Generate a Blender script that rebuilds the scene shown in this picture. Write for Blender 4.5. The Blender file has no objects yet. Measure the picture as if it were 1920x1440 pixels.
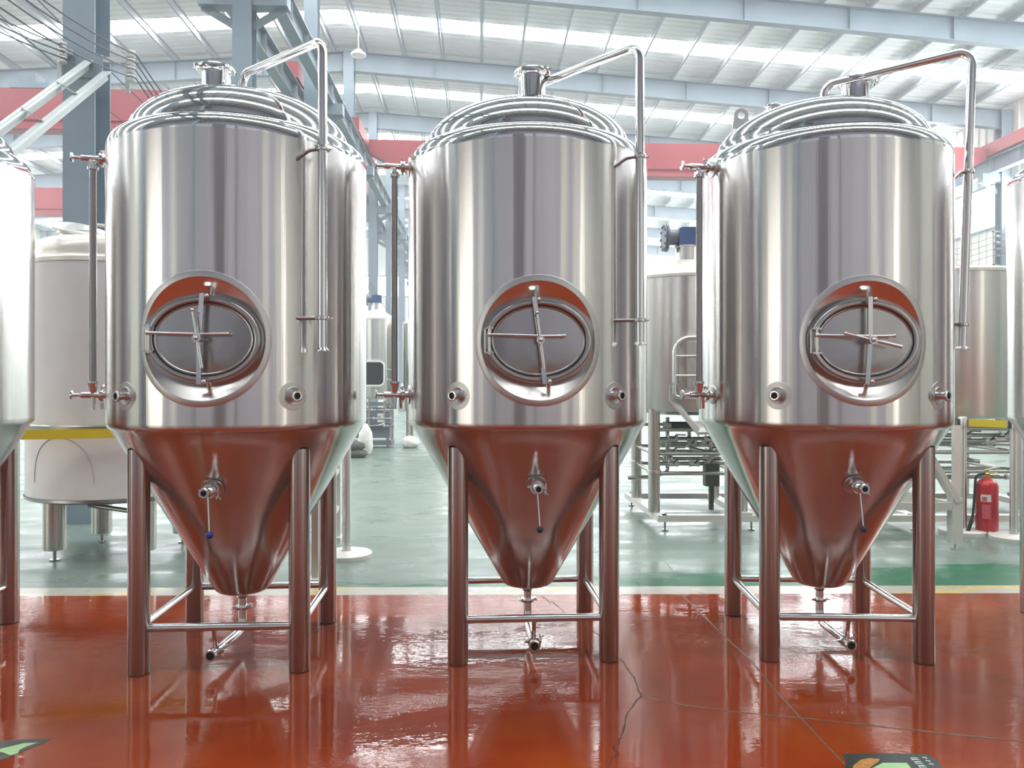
import bpy, bmesh, math, random
from mathutils import Vector, Matrix

random.seed(7)
SC = bpy.context.scene
COL = SC.collection
PI = math.pi
R_ = math.radians

# ------------------------------------------------------------------ camera, world, exposure
YAW = 2.38                      # the camera looks this much clockwise of the hall's long axis
HC = 1.6                        # camera height
F = 1442.0                      # focal length in pixels of the 1920 wide frame
cam_d = bpy.data.cameras.new('camera')
cam = bpy.data.objects.new('camera', cam_d)
COL.objects.link(cam)
cam_d.sensor_width = 36.0
cam_d.lens = 36.0 * F / 1920.0
cam_d.clip_end = 300
cam.location = (0, 0, HC)
cam.rotation_euler = (PI / 2, 0, -R_(YAW))
SC.camera = cam

SKYLIGHT = 12.0                 # radiance of the translucent roof strips
HAZE = 0.006                    # scattering per metre of the haze added to lighten the roof
ADDED_DOOR = 0.95                     # radiance of the unseen doors added to light the tank fronts
WINDOW = 12.0                    # radiance of the translucent wall bands
w = bpy.data.worlds.new('world')
SC.world = w
w.use_nodes = True
wb = w.node_tree.nodes['Background']
wb.inputs[0].default_value = (0.80, 0.90, 1.0, 1)
wb.inputs[1].default_value = 1.0
# thin haze added to veil and lighten the roof and far steelwork
wv = w.node_tree.nodes.new('ShaderNodeVolumeScatter')
wv.inputs['Color'].default_value = (0.93, 0.97, 1.0, 1)
wv.inputs['Density'].default_value = HAZE
wv.inputs['Anisotropy'].default_value = 0.3
w.node_tree.links.new(wv.outputs[0], w.node_tree.nodes['World Output'].inputs['Volume'])
SC.view_settings.view_transform = 'Standard'
SC.view_settings.look = 'None'
SC.view_settings.gamma = 1.0
SC.view_settings.use_curve_mapping = False
SC.view_settings.exposure = 0.70
cy = SC.cycles
cy.max_bounces = 7
cy.diffuse_bounces = 4
cy.glossy_bounces = 5
cy.transmission_bounces = 4
cy.sample_clamp_indirect = 8.0
cy.caustics_reflective = False
cy.caustics_refractive = False

_c, _s = math.cos(R_(YAW)), math.sin(R_(YAW))


def CF(x, y, z=0.0):
    """point given as metres to the side of and ahead of the photographer -> hall coordinates"""
    return Vector((x * _c + y * _s, -x * _s + y * _c, z))


def P(px, py, d):
    return CF((px - 960) / F * d, d, HC + (720 - py) / F * d)


def FL(px, py, z=0.0):
    d = F * (HC - z) / (py - 720.0)
    return CF((px - 960) / F * d, d, z)


# ------------------------------------------------------------------ materials
MATS = {}


def mat(name, col=(0.5, 0.5, 0.5), rough=0.5, metal=0.0, emit=None, es=1.0, spec=0.5):
    m = bpy.data.materials.new(name)
    m.use_nodes = True
    b = m.node_tree.nodes['Principled BSDF']
    b.inputs['Base Color'].default_value = (*col, 1)
    b.inputs['Roughness'].default_value = rough
    b.inputs['Metallic'].default_value = metal
    b.inputs['Specular IOR Level'].default_value = spec
    if emit:
        b.inputs['Emission Color'].default_value = (*emit, 1)
        b.inputs['Emission Strength'].default_value = es
    MATS[name] = m
    return m


def N(m, typ, **kw):
    n = m.node_tree.nodes.new(typ)
    for k, v in kw.items():
        if k in n.inputs and not hasattr(n, k):
            n.inputs[k].default_value = v
        else:
            setattr(n, k, v)
    return n


def L(m, a, ao, b, bi):
    m.node_tree.links.new(a.outputs[ao], b.inputs[bi])


def coords(m, scale=(1, 1, 1), rot=(0, 0, 0)):
    tc = N(m, 'ShaderNodeTexCoord')
    mp = N(m, 'ShaderNodeMapping')
    mp.inputs['Scale'].default_value = scale
    mp.inputs['Rotation'].default_value = rot
    L(m, tc, 'Object', mp, 'Vector')
    return mp


def noise(m, scale, detail=3, rough=0.5, vec=None, s3=(1, 1, 1), distort=0.0):
    n = N(m, 'ShaderNodeTexNoise')
    n.inputs['Scale'].default_value = scale
    n.inputs['Detail'].default_value = detail
    n.inputs['Roughness'].default_value = rough
    n.inputs['Distortion'].default_value = distort
    if vec is None:
        vec = coords(m, s3)
    L(m, vec, 0, n, 'Vector')
    return n


def ramp(m, src, out, stops):
    r = N(m, 'ShaderNodeValToRGB')
    cr = r.color_ramp
    while len(cr.elements) < len(stops):
        cr.elements.new(0.5)
    for e, (p, c) in zip(cr.elements, stops):
        e.position = p
        e.color = (*c, 1) if len(c) == 3 else c
    L(m, src, out, r, 'Fac')
    return r


def mixc(m, fac, a, b, fo=0):
    x = N(m, 'ShaderNodeMix', data_type='RGBA')
    L(m, fac, fo, x, 0)
    for i, v in ((6, a), (7, b)):
        if isinstance(v, tuple):
            x.inputs[i].default_value = (*v, 1)
        else:
            m.node_tree.links.new(v, x.inputs[i])
    return x


def bsdf(m):
    return m.node_tree.nodes['Principled BSDF']


def bump(m, src, out, strength, dist, normal=None):
    b = N(m, 'ShaderNodeBump')
    b.inputs['Strength'].default_value = strength
    b.inputs['Distance'].default_value = dist
    L(m, src, out, b, 'Height')
    if normal:
        L(m, normal, 0, b, 'Normal')
    return b


def speckle(name, col, rough, metal=0.0, amount=0.15, scale=6.0, s3=(1, 1, 1), brough=None):
    """a plain surface with slight uneven colour and gloss"""
    m = mat(name, col, rough, metal)
    n = noise(m, scale, 4, 0.6, s3=s3)
    lo = tuple(c * (1 - amount) for c in col)
    hi = tuple(min(1, c * (1 + amount)) for c in col)
    r = ramp(m, n, 0, [(0.3, lo), (0.7, hi)])
    L(m, r, 0, bsdf(m), 'Base Color')
    if brough:
        r2 = ramp(m, n, 0, [(0.3, (brough[0],) * 3), (0.7, (brough[1],) * 3)])
        L(m, r2, 0, bsdf(m), 'Roughness')
    return m


def steel(name, col, rough, aniso=0.0, arot=0.25, wob=0.0, ws=(2.5, 2.5, 0.5), fine=0.0, streak=0.0):
    m = mat(name, col, rough, 1.0)
    b = bsdf(m)
    if aniso:
        t = N(m, 'ShaderNodeTangent', direction_type='RADIAL', axis='Z')
        L(m, t, 0, b, 'Tangent')
        b.inputs['Anisotropic'].default_value = aniso
        b.inputs['Anisotropic Rotation'].default_value = arot
    last = None
    if wob:
        n = noise(m, 1.0, 2, 0.5, s3=ws)
        last = bump(m, n, 0, 1.0, wob)
    if streak:
        n3 = noise(m, 1.0, 4, 0.65, s3=(14, 14, 0.22))
        last = bump(m, n3, 0, 1.0, streak, last)
    if fine:
        n2 = noise(m, 1.0, 2, 0.6, s3=(9, 9, 260))
        last = bump(m, n2, 0, fine, 0.002, last)
    if last:
        L(m, last, 0, b, 'Normal')
    return m


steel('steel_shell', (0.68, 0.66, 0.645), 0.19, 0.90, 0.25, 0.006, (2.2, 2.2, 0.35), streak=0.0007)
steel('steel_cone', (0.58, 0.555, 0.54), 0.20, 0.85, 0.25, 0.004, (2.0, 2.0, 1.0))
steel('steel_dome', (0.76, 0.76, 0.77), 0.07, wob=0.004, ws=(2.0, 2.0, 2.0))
steel('steel_ring', (0.56, 0.55, 0.54), 0.36)
steel('steel_recess', (0.72, 0.70, 0.68), 0.22)
steel('steel_door', (0.43, 0.42, 0.41), 0.24, wob=0.008, ws=(4, 4, 4))
steel('steel_pipe', (0.70, 0.69, 0.68), 0.13)
steel('steel_leg', (0.46, 0.435, 0.42), 0.24, 0.8, 0.25)
steel('steel_dark', (0.36, 0.35, 0.34), 0.25)
steel('steel_vessel', (0.66, 0.64, 0.62), 0.26, 0.9, 0.25, 0.006, (2, 2, 0.4))
steel('steel_satin', (0.66, 0.65, 0.63), 0.38)
steel('steel_aged', (0.40, 0.385, 0.35), 0.22)  # darker, browner steel for rails and pipes under the vessels
steel('steel_vessel_leg', (0.50, 0.48, 0.44), 0.24, 0.8, 0.25)
mat('dark_bore', (0.006, 0.006, 0.006), 0.7)
mat('black_plastic', (0.012, 0.013, 0.018), 0.22)
mat('blue_plastic', (0.01, 0.03, 0.30), 0.22)
mat('navy_plastic', (0.012, 0.016, 0.045), 0.22)
mat('black_rubber', (0.015, 0.015, 0.015), 0.6)
speckle('white_film', (0.82, 0.82, 0.83), 0.42, 0, 0.06, 2.0)
speckle('cream_steel', (0.74, 0.71, 0.64), 0.30, 0.3, 0.05, 3.0)
mat('film_seam', (0.50, 0.50, 0.50), 0.5)
mat('yellow_belt', (0.80, 0.62, 0.02), 0.5)
speckle('white_base', (0.70, 0.67, 0.62), 0.4, 0, 0.06, 6)
speckle('grey_paint', (0.205, 0.265, 0.31), 0.45, 0, 0.08, 1.5)
speckle('purlin_paint', (0.40, 0.43, 0.46), 0.45, 0, 0.06, 1.5)
speckle('brace_paint', (0.46, 0.50, 0.50), 0.45, 0, 0.06, 1.5)
speckle('red_crane', (0.36, 0.06, 0.075), 0.45, 0, 0.08, 0.6)
mat('blue_motor', (0.05, 0.10, 0.24), 0.4)
mat('grey_motor', (0.14, 0.16, 0.20), 0.45)
speckle('sheet_roof', (0.88, 0.895, 0.90), 0.6, 0, 0.05, 0.5)
speckle('sheet_cream', (0.76, 0.75, 0.69), 0.55, 0, 0.05, 0.5)
speckle('sheet_white', (0.80, 0.81, 0.80), 0.55, 0, 0.05, 0.5)
speckle('sheet_grey', (0.37, 0.37, 0.41), 0.55, 0, 0.08, 0.5)
speckle('sheet_slate', (0.20, 0.20, 0.235), 0.55, 0, 0.06, 0.5)
speckle('sheet_lilac', (0.43, 0.42, 0.47), 0.55, 0, 0.06, 0.5)
speckle('sheet_dark', (0.13, 0.125, 0.14), 0.55, 0, 0.1, 0.5)
mat('skylight_panel', (0.9, 0.9, 0.9), 0.5, emit=(0.96, 0.985, 1.0), es=SKYLIGHT)
mat('window_panel', (0.9, 0.9, 0.9), 0.5, emit=(0.95, 0.98, 1.0), es=WINDOW)
mat('door_daylight', (0.8, 0.78, 0.72), 0.5, emit=(1.0, 0.95, 0.86), es=ADDED_DOOR)
mat('lamp_white', (0.85, 0.86, 0.87), 0.4)
speckle('red_extinguisher', (0.50, 0.012, 0.02), 0.25, 0, 0.05, 5)
mat('box_grey', (0.10, 0.10, 0.09), 0.5)
mat('brass', (0.55, 0.42, 0.14), 0.3, 1.0)
mat('paper_white', (0.75, 0.75, 0.73), 0.5)
mat('label_pink', (0.62, 0.10, 0.13), 0.4)
mat('porcelain', (0.62, 0.62, 0.60), 0.25)
mat('wire_black', (0.05, 0.055, 0.06), 0.5)
speckle('sack_white', (0.70, 0.69, 0.64), 0.75, 0, 0.12, 12)
speckle('sack_dark', (0.07, 0.07, 0.06), 0.75, 0, 0.3, 18)
mat('sticker_dark', (0.018, 0.028, 0.024), 0.35)
speckle('sticker_green', (0.36, 0.58, 0.27), 0.4, 0, 0.08, 20)
speckle('sticker_orange', (0.42, 0.19, 0.04), 0.4, 0, 0.4, 40)
mat('sticker_ink', (0.55, 0.62, 0.56), 0.4)
speckle('hose_white', (0.62, 0.60, 0.54), 0.5, 0, 0.08, 10)
speckle('glass_dark', (0.015, 0.018, 0.02), 0.06, 0, 0.1, 3)
speckle('joint_filler', (0.125, 0.066, 0.036), 0.5, 0, 0.35, 25)
speckle('crack_dark', (0.035, 0.014, 0.008), 0.7, 0, 0.4, 25)
speckle('joint_grey', (0.16, 0.19, 0.17), 0.6, 0, 0.3, 20)


def floor_paint(name, stops, wet_stops, patch_scale=1.4, ripple=0.0006, extra=None, film=0.0, ior=1.42):
    m = mat(name, stops[0][1], 0.2)
    b = bsdf(m)
    n1 = noise(m, 0.9, 5, 0.6)
    r1 = ramp(m, n1, 0, stops)
    col = r1.outputs[0]
    n3 = noise(m, 14.0, 4, 0.7, s3=(1, 2.2, 1))
    sc = ramp(m, n3, 0, [(0.71, (0, 0, 0)), (0.76, (1, 1, 1))])          # small worn chips
    chips = mixc(m, sc, col, tuple(min(1, c * 1.9 + 0.05) for c in stops[-1][1]))
    col = chips.outputs[2]
    if extra:
        col = extra(m, col)
    m.node_tree.links.new(col, b.inputs['Base Color'])
    n2 = noise(m, patch_scale, 4, 0.55, s3=(0.6, 1.6, 1), distort=0.6)
    r2 = ramp(m, n2, 0, wet_stops)
    L(m, r2, 0, b, 'Roughness')
    n4 = noise(m, 9.0, 3, 0.6, s3=(1, 2.0, 1))
    n5 = noise(m, 90.0, 2, 0.6)
    bp = bump(m, n4, 0, 1.0, ripple)
    bp2 = bump(m, n5, 0, 0.5, ripple * 0.12, bp)
    L(m, bp2, 0, b, 'Normal')
    if film:
        n6 = noise(m, 26.0, 3, 0.6, s3=(0.7, 2.4, 1))
        n7 = noise(m, 0.8, 3, 0.6, s3=(0.8, 1.5, 1))
        r7 = ramp(m, n7, 0, [(0.46, (0, 0, 0)), (0.58, (1, 1, 1))])
        pm_ = N(m, 'ShaderNodeMath', operation='MULTIPLY')
        L(m, n6, 0, pm_, 0)
        L(m, r7, 0, pm_, 1)
        bp3 = bump(m, pm_, 0, 1.0, film, bp2)
        L(m, bp3, 0, b, 'Normal')
    b.inputs['IOR'].default_value = ior
    return m


g = lambda v: (v, v, v)
floor_paint('floor_red_paint',
            [(0.25, (0.18, 0.018, 0.002)), (0.5, (0.25, 0.032, 0.004)), (0.75, (0.32, 0.060, 0.009))],
            [(0.36, g(0.025)), (0.50, g(0.04)), (0.58, g(0.08)), (0.72, g(0.16))], film=0.0009, ior=1.37)


def wet_green(m, col):
    """the wet, darker band of paint along the yellow line"""
    tc = N(m, 'ShaderNodeTexCoord')
    sp = N(m, 'ShaderNodeSeparateXYZ')
    L(m, tc, 'Object', sp, 0)
    nz = noise(m, 3.0, 5, 0.7, s3=(0.6, 2.0, 1))
    # stain strength falls off away from the line (y is metres beyond it) and towards the drier end
    a = N(m, 'ShaderNodeMath', operation='MULTIPLY_ADD')
    L(m, nz, 0, a, 0)
    a.inputs[1].default_value = 0.9
    L(m, sp, 'Y', a, 2)
    b_ = N(m, 'ShaderNodeMath', operation='MULTIPLY_ADD')
    L(m, sp, 'X', b_, 0)
    b_.inputs[1].default_value = -0.09
    L(m, a, 0, b_, 2)
    r = ramp(m, b_, 0, [(0.62, (1, 1, 1)), (0.68, (0.2, 0.2, 0.2)), (0.78, (0, 0, 0))])
    x = mixc(m, r, col, (0.010, 0.110, 0.050))
    return x.outputs[2]


floor_paint('floor_green_paint',
            [(0.25, (0.130, 0.180, 0.152)), (0.5, (0.150, 0.202, 0.172)), (0.75, (0.178, 0.224, 0.196))],
            [(0.36, g(0.22)), (0.5, g(0.36)), (0.65, g(0.50))], extra=wet_green, ior=1.33)


def line_wear(m, col):
    n = noise(m, 1.0, 5, 0.7, s3=(1.0, 3.0, 1))
    r = ramp(m, n, 0, [(0.53, (0, 0, 0)), (0.60, (1, 1, 1))])
    return mixc(m, r, col, (0.55, 0.40, 0.08)).outputs[2]


floor_paint('floor_line_paint', [(0.3, (0.36, 0.34, 0.29)), (0.7, (0.46, 0.44, 0.38))],
            [(0.4, g(0.2)), (0.6, g(0.35))], extra=line_wear)


# ------------------------------------------------------------------ mesh helpers
def frame_to(d):
    """3x3 whose Z column is d"""
    d = Vector(d).normalized()
    return d.to_track_quat('Z', 'Y').to_matrix()


def fillet(pts, r, n=6):
    pts = [Vector(p) for p in pts]
    out = [pts[0]]
    for i in range(1, len(pts) - 1):
        a, b, c = pts[i - 1], pts[i], pts[i + 1]
        u, v = (a - b), (c - b)
        lu, lv = u.length, v.length
        u.normalize(); v.normalize()
        ang = u.angle(v)
        if ang > PI - 0.02:
            out.append(b); continue
        t = min(r / math.tan(ang / 2), lu * 0.49, lv * 0.49)
        rr = t * math.tan(ang / 2)
        cen = b + (u + v).normalized() * (rr / math.sin(ang / 2))
        p0, p1 = b + u * t, b + v * t
        a0, a1 = p0 - cen, p1 - cen
        tot = a0.angle(a1)
        ax = a0.cross(a1).normalized()
        for k in range(n + 1):
            out.append(cen + Matrix.Rotation(tot * k / n, 3, ax) @ a0)
    out.append(pts[-1])
    return out


class MB:
    def __init__(s):
        s.v, s.f, s.mi, s.cur = [], [], [], 0
        s.T = Matrix()

    def add(s, vs, fs):
        o = len(s.v)
        s.v += [s.T @ Vector(v) for v in vs]
        s.f += [tuple(i + o for i in f) for f in fs]
        s.mi += [s.cur] * len(fs)
        return s

    def box(s, c, size, rot=None):
        x, y, z = (k / 2 for k in size)
        M = rot if rot is not None else Matrix.Identity(3)
        vs = [Vector(c) + M @ Vector((sx * x, sy * y, sz * z)) for sx in (-1, 1) for sy in (-1, 1) for sz in (-1, 1)]
        return s.add(vs, [(0, 1, 3, 2), (4, 6, 7, 5), (0, 4, 5, 1), (2, 3, 7, 6), (0, 2, 6, 4), (1, 5, 7, 3)])

    def bar(s, a, b, wx, wy, up=(0, 0, 1)):
        a, b = Vector(a), Vector(b)
        d = (b - a)
        q = frame_to(d)
        z = d.normalized()
        x = Vector(up).cross(z)
        if x.length < 1e-4:
            x = Vector((1, 0, 0))
        x.normalize()
        y = z.cross(x)
        M = Matrix((x, y, z)).transposed()
        return s.box((a + b) / 2, (wx, wy, d.length), M)

    def rings(s, rs, closed=True, cap0=False, cap1=False):
        n = len(rs[0])
        vs = [p for r in rs for p in r]
        fs = []
        for i in range(len(rs) - 1):
            for j in range(n if closed else n - 1):
                k = (j + 1) % n
                fs.append((i * n + j, i * n + k, (i + 1) * n + k, (i + 1) * n + j))
        if cap0:
            fs.append(tuple(range(n - 1, -1, -1)))
        if cap1:
            o = (len(rs) - 1) * n
            fs.append(tuple(o + j for j in range(n)))
        return s.add(vs, fs)

    def lathe(s, prof, n=48, M=None, cap0=False, cap1=False):
        """prof: (radius, height) about local Z"""
        M = M or Matrix()
        rs = [[M @ Vector((r * math.cos(2 * PI * j / n), r * math.sin(2 * PI * j / n), z)) for j in range(n)] for r, z in prof]
        return s.rings(rs, True, cap0, cap1)

    def cyl(s, a, b, r, n=16, r2=None, cap=True):
        a, b = Vector(a), Vector(b)
        q = frame_to(b - a).to_4x4()
        q.translation = a
        return s.lathe([(r, 0), (r if r2 is None else r2, (b - a).length)], n, q, cap, cap)

    def disc(s, a, d, r, t, n=24):
        d = Vector(d).normalized()
        return s.cyl(a, Vector(a) + d * t, r, n)

    def tube(s, pts, r, n=12, cap=True):
        pts = [Vector(p) for p in pts]
        m = len(pts)
        tang = []
        for i in range(m):
            t = pts[min(i + 1, m - 1)] - pts[max(i - 1, 0)]
            tang.append(t.normalized())
        ref = frame_to(tang[0]) @ Vector((1, 0, 0))
        rs = []
        for i in range(m):
            t = tang[i]
            ref = (ref - t * ref.dot(t)).normalized()
            bn = t.cross(ref)
            rs.append([pts[i] + (ref * math.cos(2 * PI * j / n) + bn * math.sin(2 * PI * j / n)) * r for j in range(n)])
        return s.rings(rs, True, cap, cap)

    def ball(s, c, r, n=16, m=10, sz=1.0):
        prof = [(max(1e-4, r * math.sin(PI * i / m)), -r * sz * math.cos(PI * i / m)) for i in range(m + 1)]
        return s.lathe(prof, n, Matrix.Translation(c), True, True)

    def torus(s, c, axis, R, r, n=32, k=8):
        q = frame_to(axis).to_4x4()
        q.translation = Vector(c)
        rs = [[q @ Vector(((R + r * math.cos(2 * PI * j / k)) * math.cos(2 * PI * i / n), (R + r * math.cos(2 * PI * j / k)) * math.sin(2 * PI * i / n), r * math.sin(2 * PI * j / k))) for j in range(k)] for i in range(n + 1)]
        return s.rings(rs)

    def build(s, name, mats, parent=None, sharp=38, smooth=True, loc=None):
        me = bpy.data.meshes.new(name)
        me.from_pydata([tuple(v) for v in s.v], [], s.f)
        if isinstance(mats, str):
            mats = [mats]
        for k in mats:
            me.materials.append(MATS[k])
        if len(mats) > 1:
            me.polygons.foreach_set('material_index', s.mi)
        bm = bmesh.new()
        bm.from_mesh(me)
        bmesh.ops.remove_doubles(bm, verts=bm.verts, dist=1e-5)
        bmesh.ops.recalc_face_normals(bm, faces=bm.faces)
        bm.to_mesh(me)
        bm.free()
        if smooth:
            me.polygons.foreach_set('use_smooth', [True] * len(me.polygons))
            me.set_sharp_from_angle(angle=R_(sharp))
        o = bpy.data.objects.new(name, me)
        COL.objects.link(o)
        if parent is not None:
            o.parent = parent
        if loc is not None:
            o.location = loc
        return o


def mesh_obj(name, me, parent=None, loc=None, rz=0.0):
    o = bpy.data.objects.new(name, me)
    COL.objects.link(o)
    if parent is not None:
        o.parent = parent
    if loc is not None:
        o.location = loc
    o.rotation_euler = (0, 0, rz)
    return o


def tag(o, label=None, cat=None, group=None, kind=None):
    for k, v in (('label', label), ('category', cat), ('group', group), ('kind', kind)):
        if v:
            o[k] = v
    return o


def thing(name, label, cat, loc=(0, 0, 0), rz=0.0, group=None):
    o = bpy.data.objects.new(name, None)
    o.empty_display_size = 0.2
    COL.objects.link(o)
    o.location = loc
    o.rotation_euler = (0, 0, rz)
    return tag(o, label, cat, group)


def struct(o):
    o['kind'] = 'structure'
    return o


def grp(name):
    o = bpy.data.objects.new(name, None)
    COL.objects.link(o)
    o['kind'] = 'structure'
    return o


# ------------------------------------------------------------------ the hall
XL, XR, XC = -28.5, 19.25, -4.57          # side walls and the middle row of columns (under the ridge)
Y0, Y1 = -5.6, 61.0
FRAMES = [9.15 + 6 * k for k in range(-2, 9)]
RIDGE, SLOPE = 13.45, 0.072


def zroof(x):
    return RIDGE - SLOPE * abs(x - XC)


# floor: red epoxy before the painted line, green beyond it
def quad_floor(name, pts, material, origin):
    m = MB()
    m.add([Vector(p) - Vector(origin) for p in pts], [tuple(range(len(pts)))])
    return struct(m.build(name, material, loc=origin, smooth=False))


YRED = -2.6
ang_line = R_(-1.78)
org_line = CF(0, 5.845)
ux = Vector((math.cos(ang_line), math.sin(ang_line), 0))
uy = Vector((-math.sin(ang_line), math.cos(ang_line), 0))


def line_pt(x, off):
    """on the lines parallel to the painted line; ends on the side walls"""
    p = org_line + uy * off
    t = (x - p.x) / ux.x
    return p + ux * t


WID = 0.225
near = quad_floor('floor', [(XL, Y0, 0), (XR, Y0, 0), (XR, YRED, 0), (XL, YRED, 0)], 'floor_green_paint', (0, -30, 0))
XRA, XRB = -7.6, 9.6
quad_floor('floor', [(XL, YRED, 0), (XRA, YRED, 0), line_pt(XRA, 0), line_pt(XL, 0)], 'floor_green_paint', (0, -30, 0))
quad_floor('floor', [(XRB, YRED, 0), (XR, YRED, 0), line_pt(XR, 0), line_pt(XRB, 0)], 'floor_green_paint', (0, -30, 0))
red = quad_floor('floor', [(XRA, YRED, 0), (XRB, YRED, 0), line_pt(XRB, 0), line_pt(XRA, 0)], 'floor_red_paint', (0, 0, 0))
green_org = org_line + uy * WID
green = quad_floor('floor', [line_pt(XL, WID), line_pt(XR, WID), (XR, Y1, 0), (XL, Y1, 0)], 'floor_green_paint', tuple(green_org))
strip = quad_floor('trim_1', [line_pt(XL, 0), line_pt(XR, 0), line_pt(XR, WID), line_pt(XL, WID)], 'floor_line_paint', (0, 0, 0))

# ceiling: corrugated sheets in rows between the translucent strips
ceiling = grp('ceiling')
SKY_Y = [13.0 + 6 * k for k in range(-2, 8)]
SKW = 0.92


def corrugated(xa, xb, ya, yb, zf, pitch=0.30, h=0.035):
    """sheet running along x from xa to xb, ribbed across y"""
    m = MB()
    n = max(1, round((yb - ya) / pitch))
    st = (yb - ya) / n
    ys = []
    for i in range(n):
        y = ya + i * st
        ys += [(y, 0), (y + st * 0.62, 0), (y + st * 0.72, h), (y + st * 0.90, h)]
    ys.append((yb, 0))
    vs, fs = [], []
    for y, dz in ys:
        vs += [(xa, y, zf(xa) + dz), (xb, y, zf(xb) + dz)]
    for i in range(len(ys) - 1):
        fs.append((2 * i, 2 * i + 1, 2 * i + 3, 2 * i + 2))
    m.add(vs, fs)
    return m


edges = [Y0]
for y in SKY_Y:
    edges += [y - SKW / 2, y + SKW / 2]
edges.append(Y1)
for side, (xa, xb) in enumerate(((XL, XC), (XC, XR))):
    sky_me = None
    for i in range(len(edges) - 1):
        a, b = edges[i], edges[i + 1]
        if b <= a:
            continue
        if i % 2 == 0:
            corrugated(xa, xb, a, b, zroof).build('roof_sheet', 'sheet_roof', ceiling, smooth=False)
        else:
            yc = (a + b) / 2
            if sky_me is None:
                ob = corrugated(xa, xb, -SKW / 2, SKW / 2, zroof).build('skylight', 'skylight_panel', ceiling, smooth=False, loc=(0, yc, 0))
                sky_me = ob.data
            else:
                mesh_obj('skylight', sky_me, ceiling, (0, yc, 0))
# purlins along the hall
pm = MB()
pm.box((0, (Y0 + Y1) / 2, -0.12), (0.012, Y1 - Y0, 0.20))
pm.box((0.03, (Y0 + Y1) / 2, -0.02), (0.06, Y1 - Y0, 0.012))
pm.box((-0.03, (Y0 + Y1) / 2, -0.22), (0.06, Y1 - Y0, 0.012))
pur = None
for sgn, xe in ((1, XR), (-1, XL)):
    x = XC + sgn * 0.55
    while abs(x - XC) < abs(xe - XC) - 0.2:
        if pur is None:
            pur = pm.build('purlin', 'purlin_paint', ceiling, smooth=False, loc=(x, 0, zroof(x))).data
        else:
            mesh_obj('purlin', pur, ceiling, (x, 0, zroof(x)))
        x += sgn * 1.36


def rafter_mesh(xa, xb):
    m = MB()
    za, zb = zroof(xa) - 0.24, zroof(xb) - 0.24
    D = 0.66
    m.bar((xa, 0, za - D / 2), (xb, 0, zb - D / 2), 0.012, D)
    m.bar((xa, 0, za), (xb, 0, zb), 0.24, 0.016)
    m.bar((xa, 0, za - D), (xb, 0, zb - D), 0.24, 0.016)
    n = 8
    for i in range(1, n):
        x = xa + (xb - xa) * i / n
        m.box((x, 0, zroof(x) - 0.24 - D / 2), (0.012, 0.22, D - 0.02))
    return m


for xa, xb in ((XC, XR), (XC, XL)):
    me = None
    for y in FRAMES:
        if me is None:
            me = rafter_mesh(xa, xb).build('rafter', 'grey_paint', ceiling, smooth=False, loc=(0, y, 0)).data
        else:
            mesh_obj('rafter', me, ceiling, (0, y, 0))


# walls: vertical ribbed sheets, a translucent band high up
def ribbed_wall(a, b, z0, z1, pitch=0.45, h=0.04, inward=(0, 1, 0)):
    a, b = Vector((*a, 0)), Vector((*b, 0))
    d = b - a
    n = max(1, round(d.length / pitch))
    inn = Vector(inward)
    pts = []
    for i in range(n):
        for t, k in ((0, 0), (0.66, 0), (0.74, 1), (0.92, 1)):
            pts.append(a + d * ((i + t) / n) + inn * (h * k))
    pts.append(b.copy())
    m = MB()
    vs, fs = [], []
    for p in pts:
        vs += [(p.x, p.y, z0), (p.x, p.y, z1)]
    for i in range(len(pts) - 1):
        fs.append((2 * i, 2 * i + 2, 2 * i + 3, 2 * i + 1))
    return m.add(vs, fs)


NWIN = [0]


def window(a, b, z0, z1, inward, mull=3.0):
    """translucent band between a and b with upright bars"""
    NWIN[0] += 1
    root = grp('window_%d' % NWIN[0])
    a, b = Vector((*a, 0)), Vector((*b, 0))
    m = MB()
    m.add([(a.x, a.y, z0), (b.x, b.y, z0), (b.x, b.y, z1), (a.x, a.y, z1)], [(0, 1, 2, 3)])
    m.build('window_pane', 'window_panel', root, smooth=False)
    d = b - a
    n = max(1, round(d.length / mull))
    inn = Vector(inward) * 0.05
    mm = MB()
    for z in (z0, z1):
        mm.bar(a + inn + Vector((0, 0, z)), b + inn + Vector((0, 0, z)), 0.08, 0.08)
    for i in range(n + 1):
        p = a + d * (i / n) + inn
        mm.box((p.x, p.y, (z0 + z1) / 2), (0.06, 0.06, z1 - z0))
    mm.build('window_frame', 'grey_paint', root, smooth=False)


WZ0, WZ1 = 7.45, 9.05
YW = 9.15
wall_r = grp('wall_right')
ribbed_wall((XR, Y0), (XR, YW), WZ0, WZ1, inward=(-1, 0, 0)).build('wall_sheet', 'sheet_cream', wall_r, smooth=False)
ribbed_wall((XR, Y0), (XR, Y1), 0, WZ0, inward=(-1, 0, 0)).build('wall_sheet', 'sheet_cream', wall_r, smooth=False)
ribbed_wall((XR, Y0), (XR, Y1), WZ1, zroof(XR) + 0.1, inward=(-1, 0, 0)).build('wall_sheet', 'sheet_cream', wall_r, smooth=False)
window((XR, YW), (XR, Y1), WZ0, WZ1, (-1, 0, 0))
window((XR - 0.06, 30.5), (XR - 0.06, 45), 9.75, 11.3, (-1, 0, 0))
wall_l = grp('wall_left')
ribbed_wall((XL, Y0), (XL, YW), WZ0, WZ1, inward=(1, 0, 0)).build('wall_sheet', 'sheet_cream', wall_l, smooth=False)
ribbed_wall((XL, Y0), (XL, Y1), 0, WZ0, inward=(1, 0, 0)).build('wall_sheet', 'sheet_cream', wall_l, smooth=False)
ribbed_wall((XL, Y0), (XL, Y1), WZ1, zroof(XL) + 0.1, inward=(1, 0, 0)).build('wall_sheet', 'sheet_cream', wall_l, smooth=False)
window((XL, YW), (XL, Y1), WZ0, WZ1, (1, 0, 0))
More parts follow.
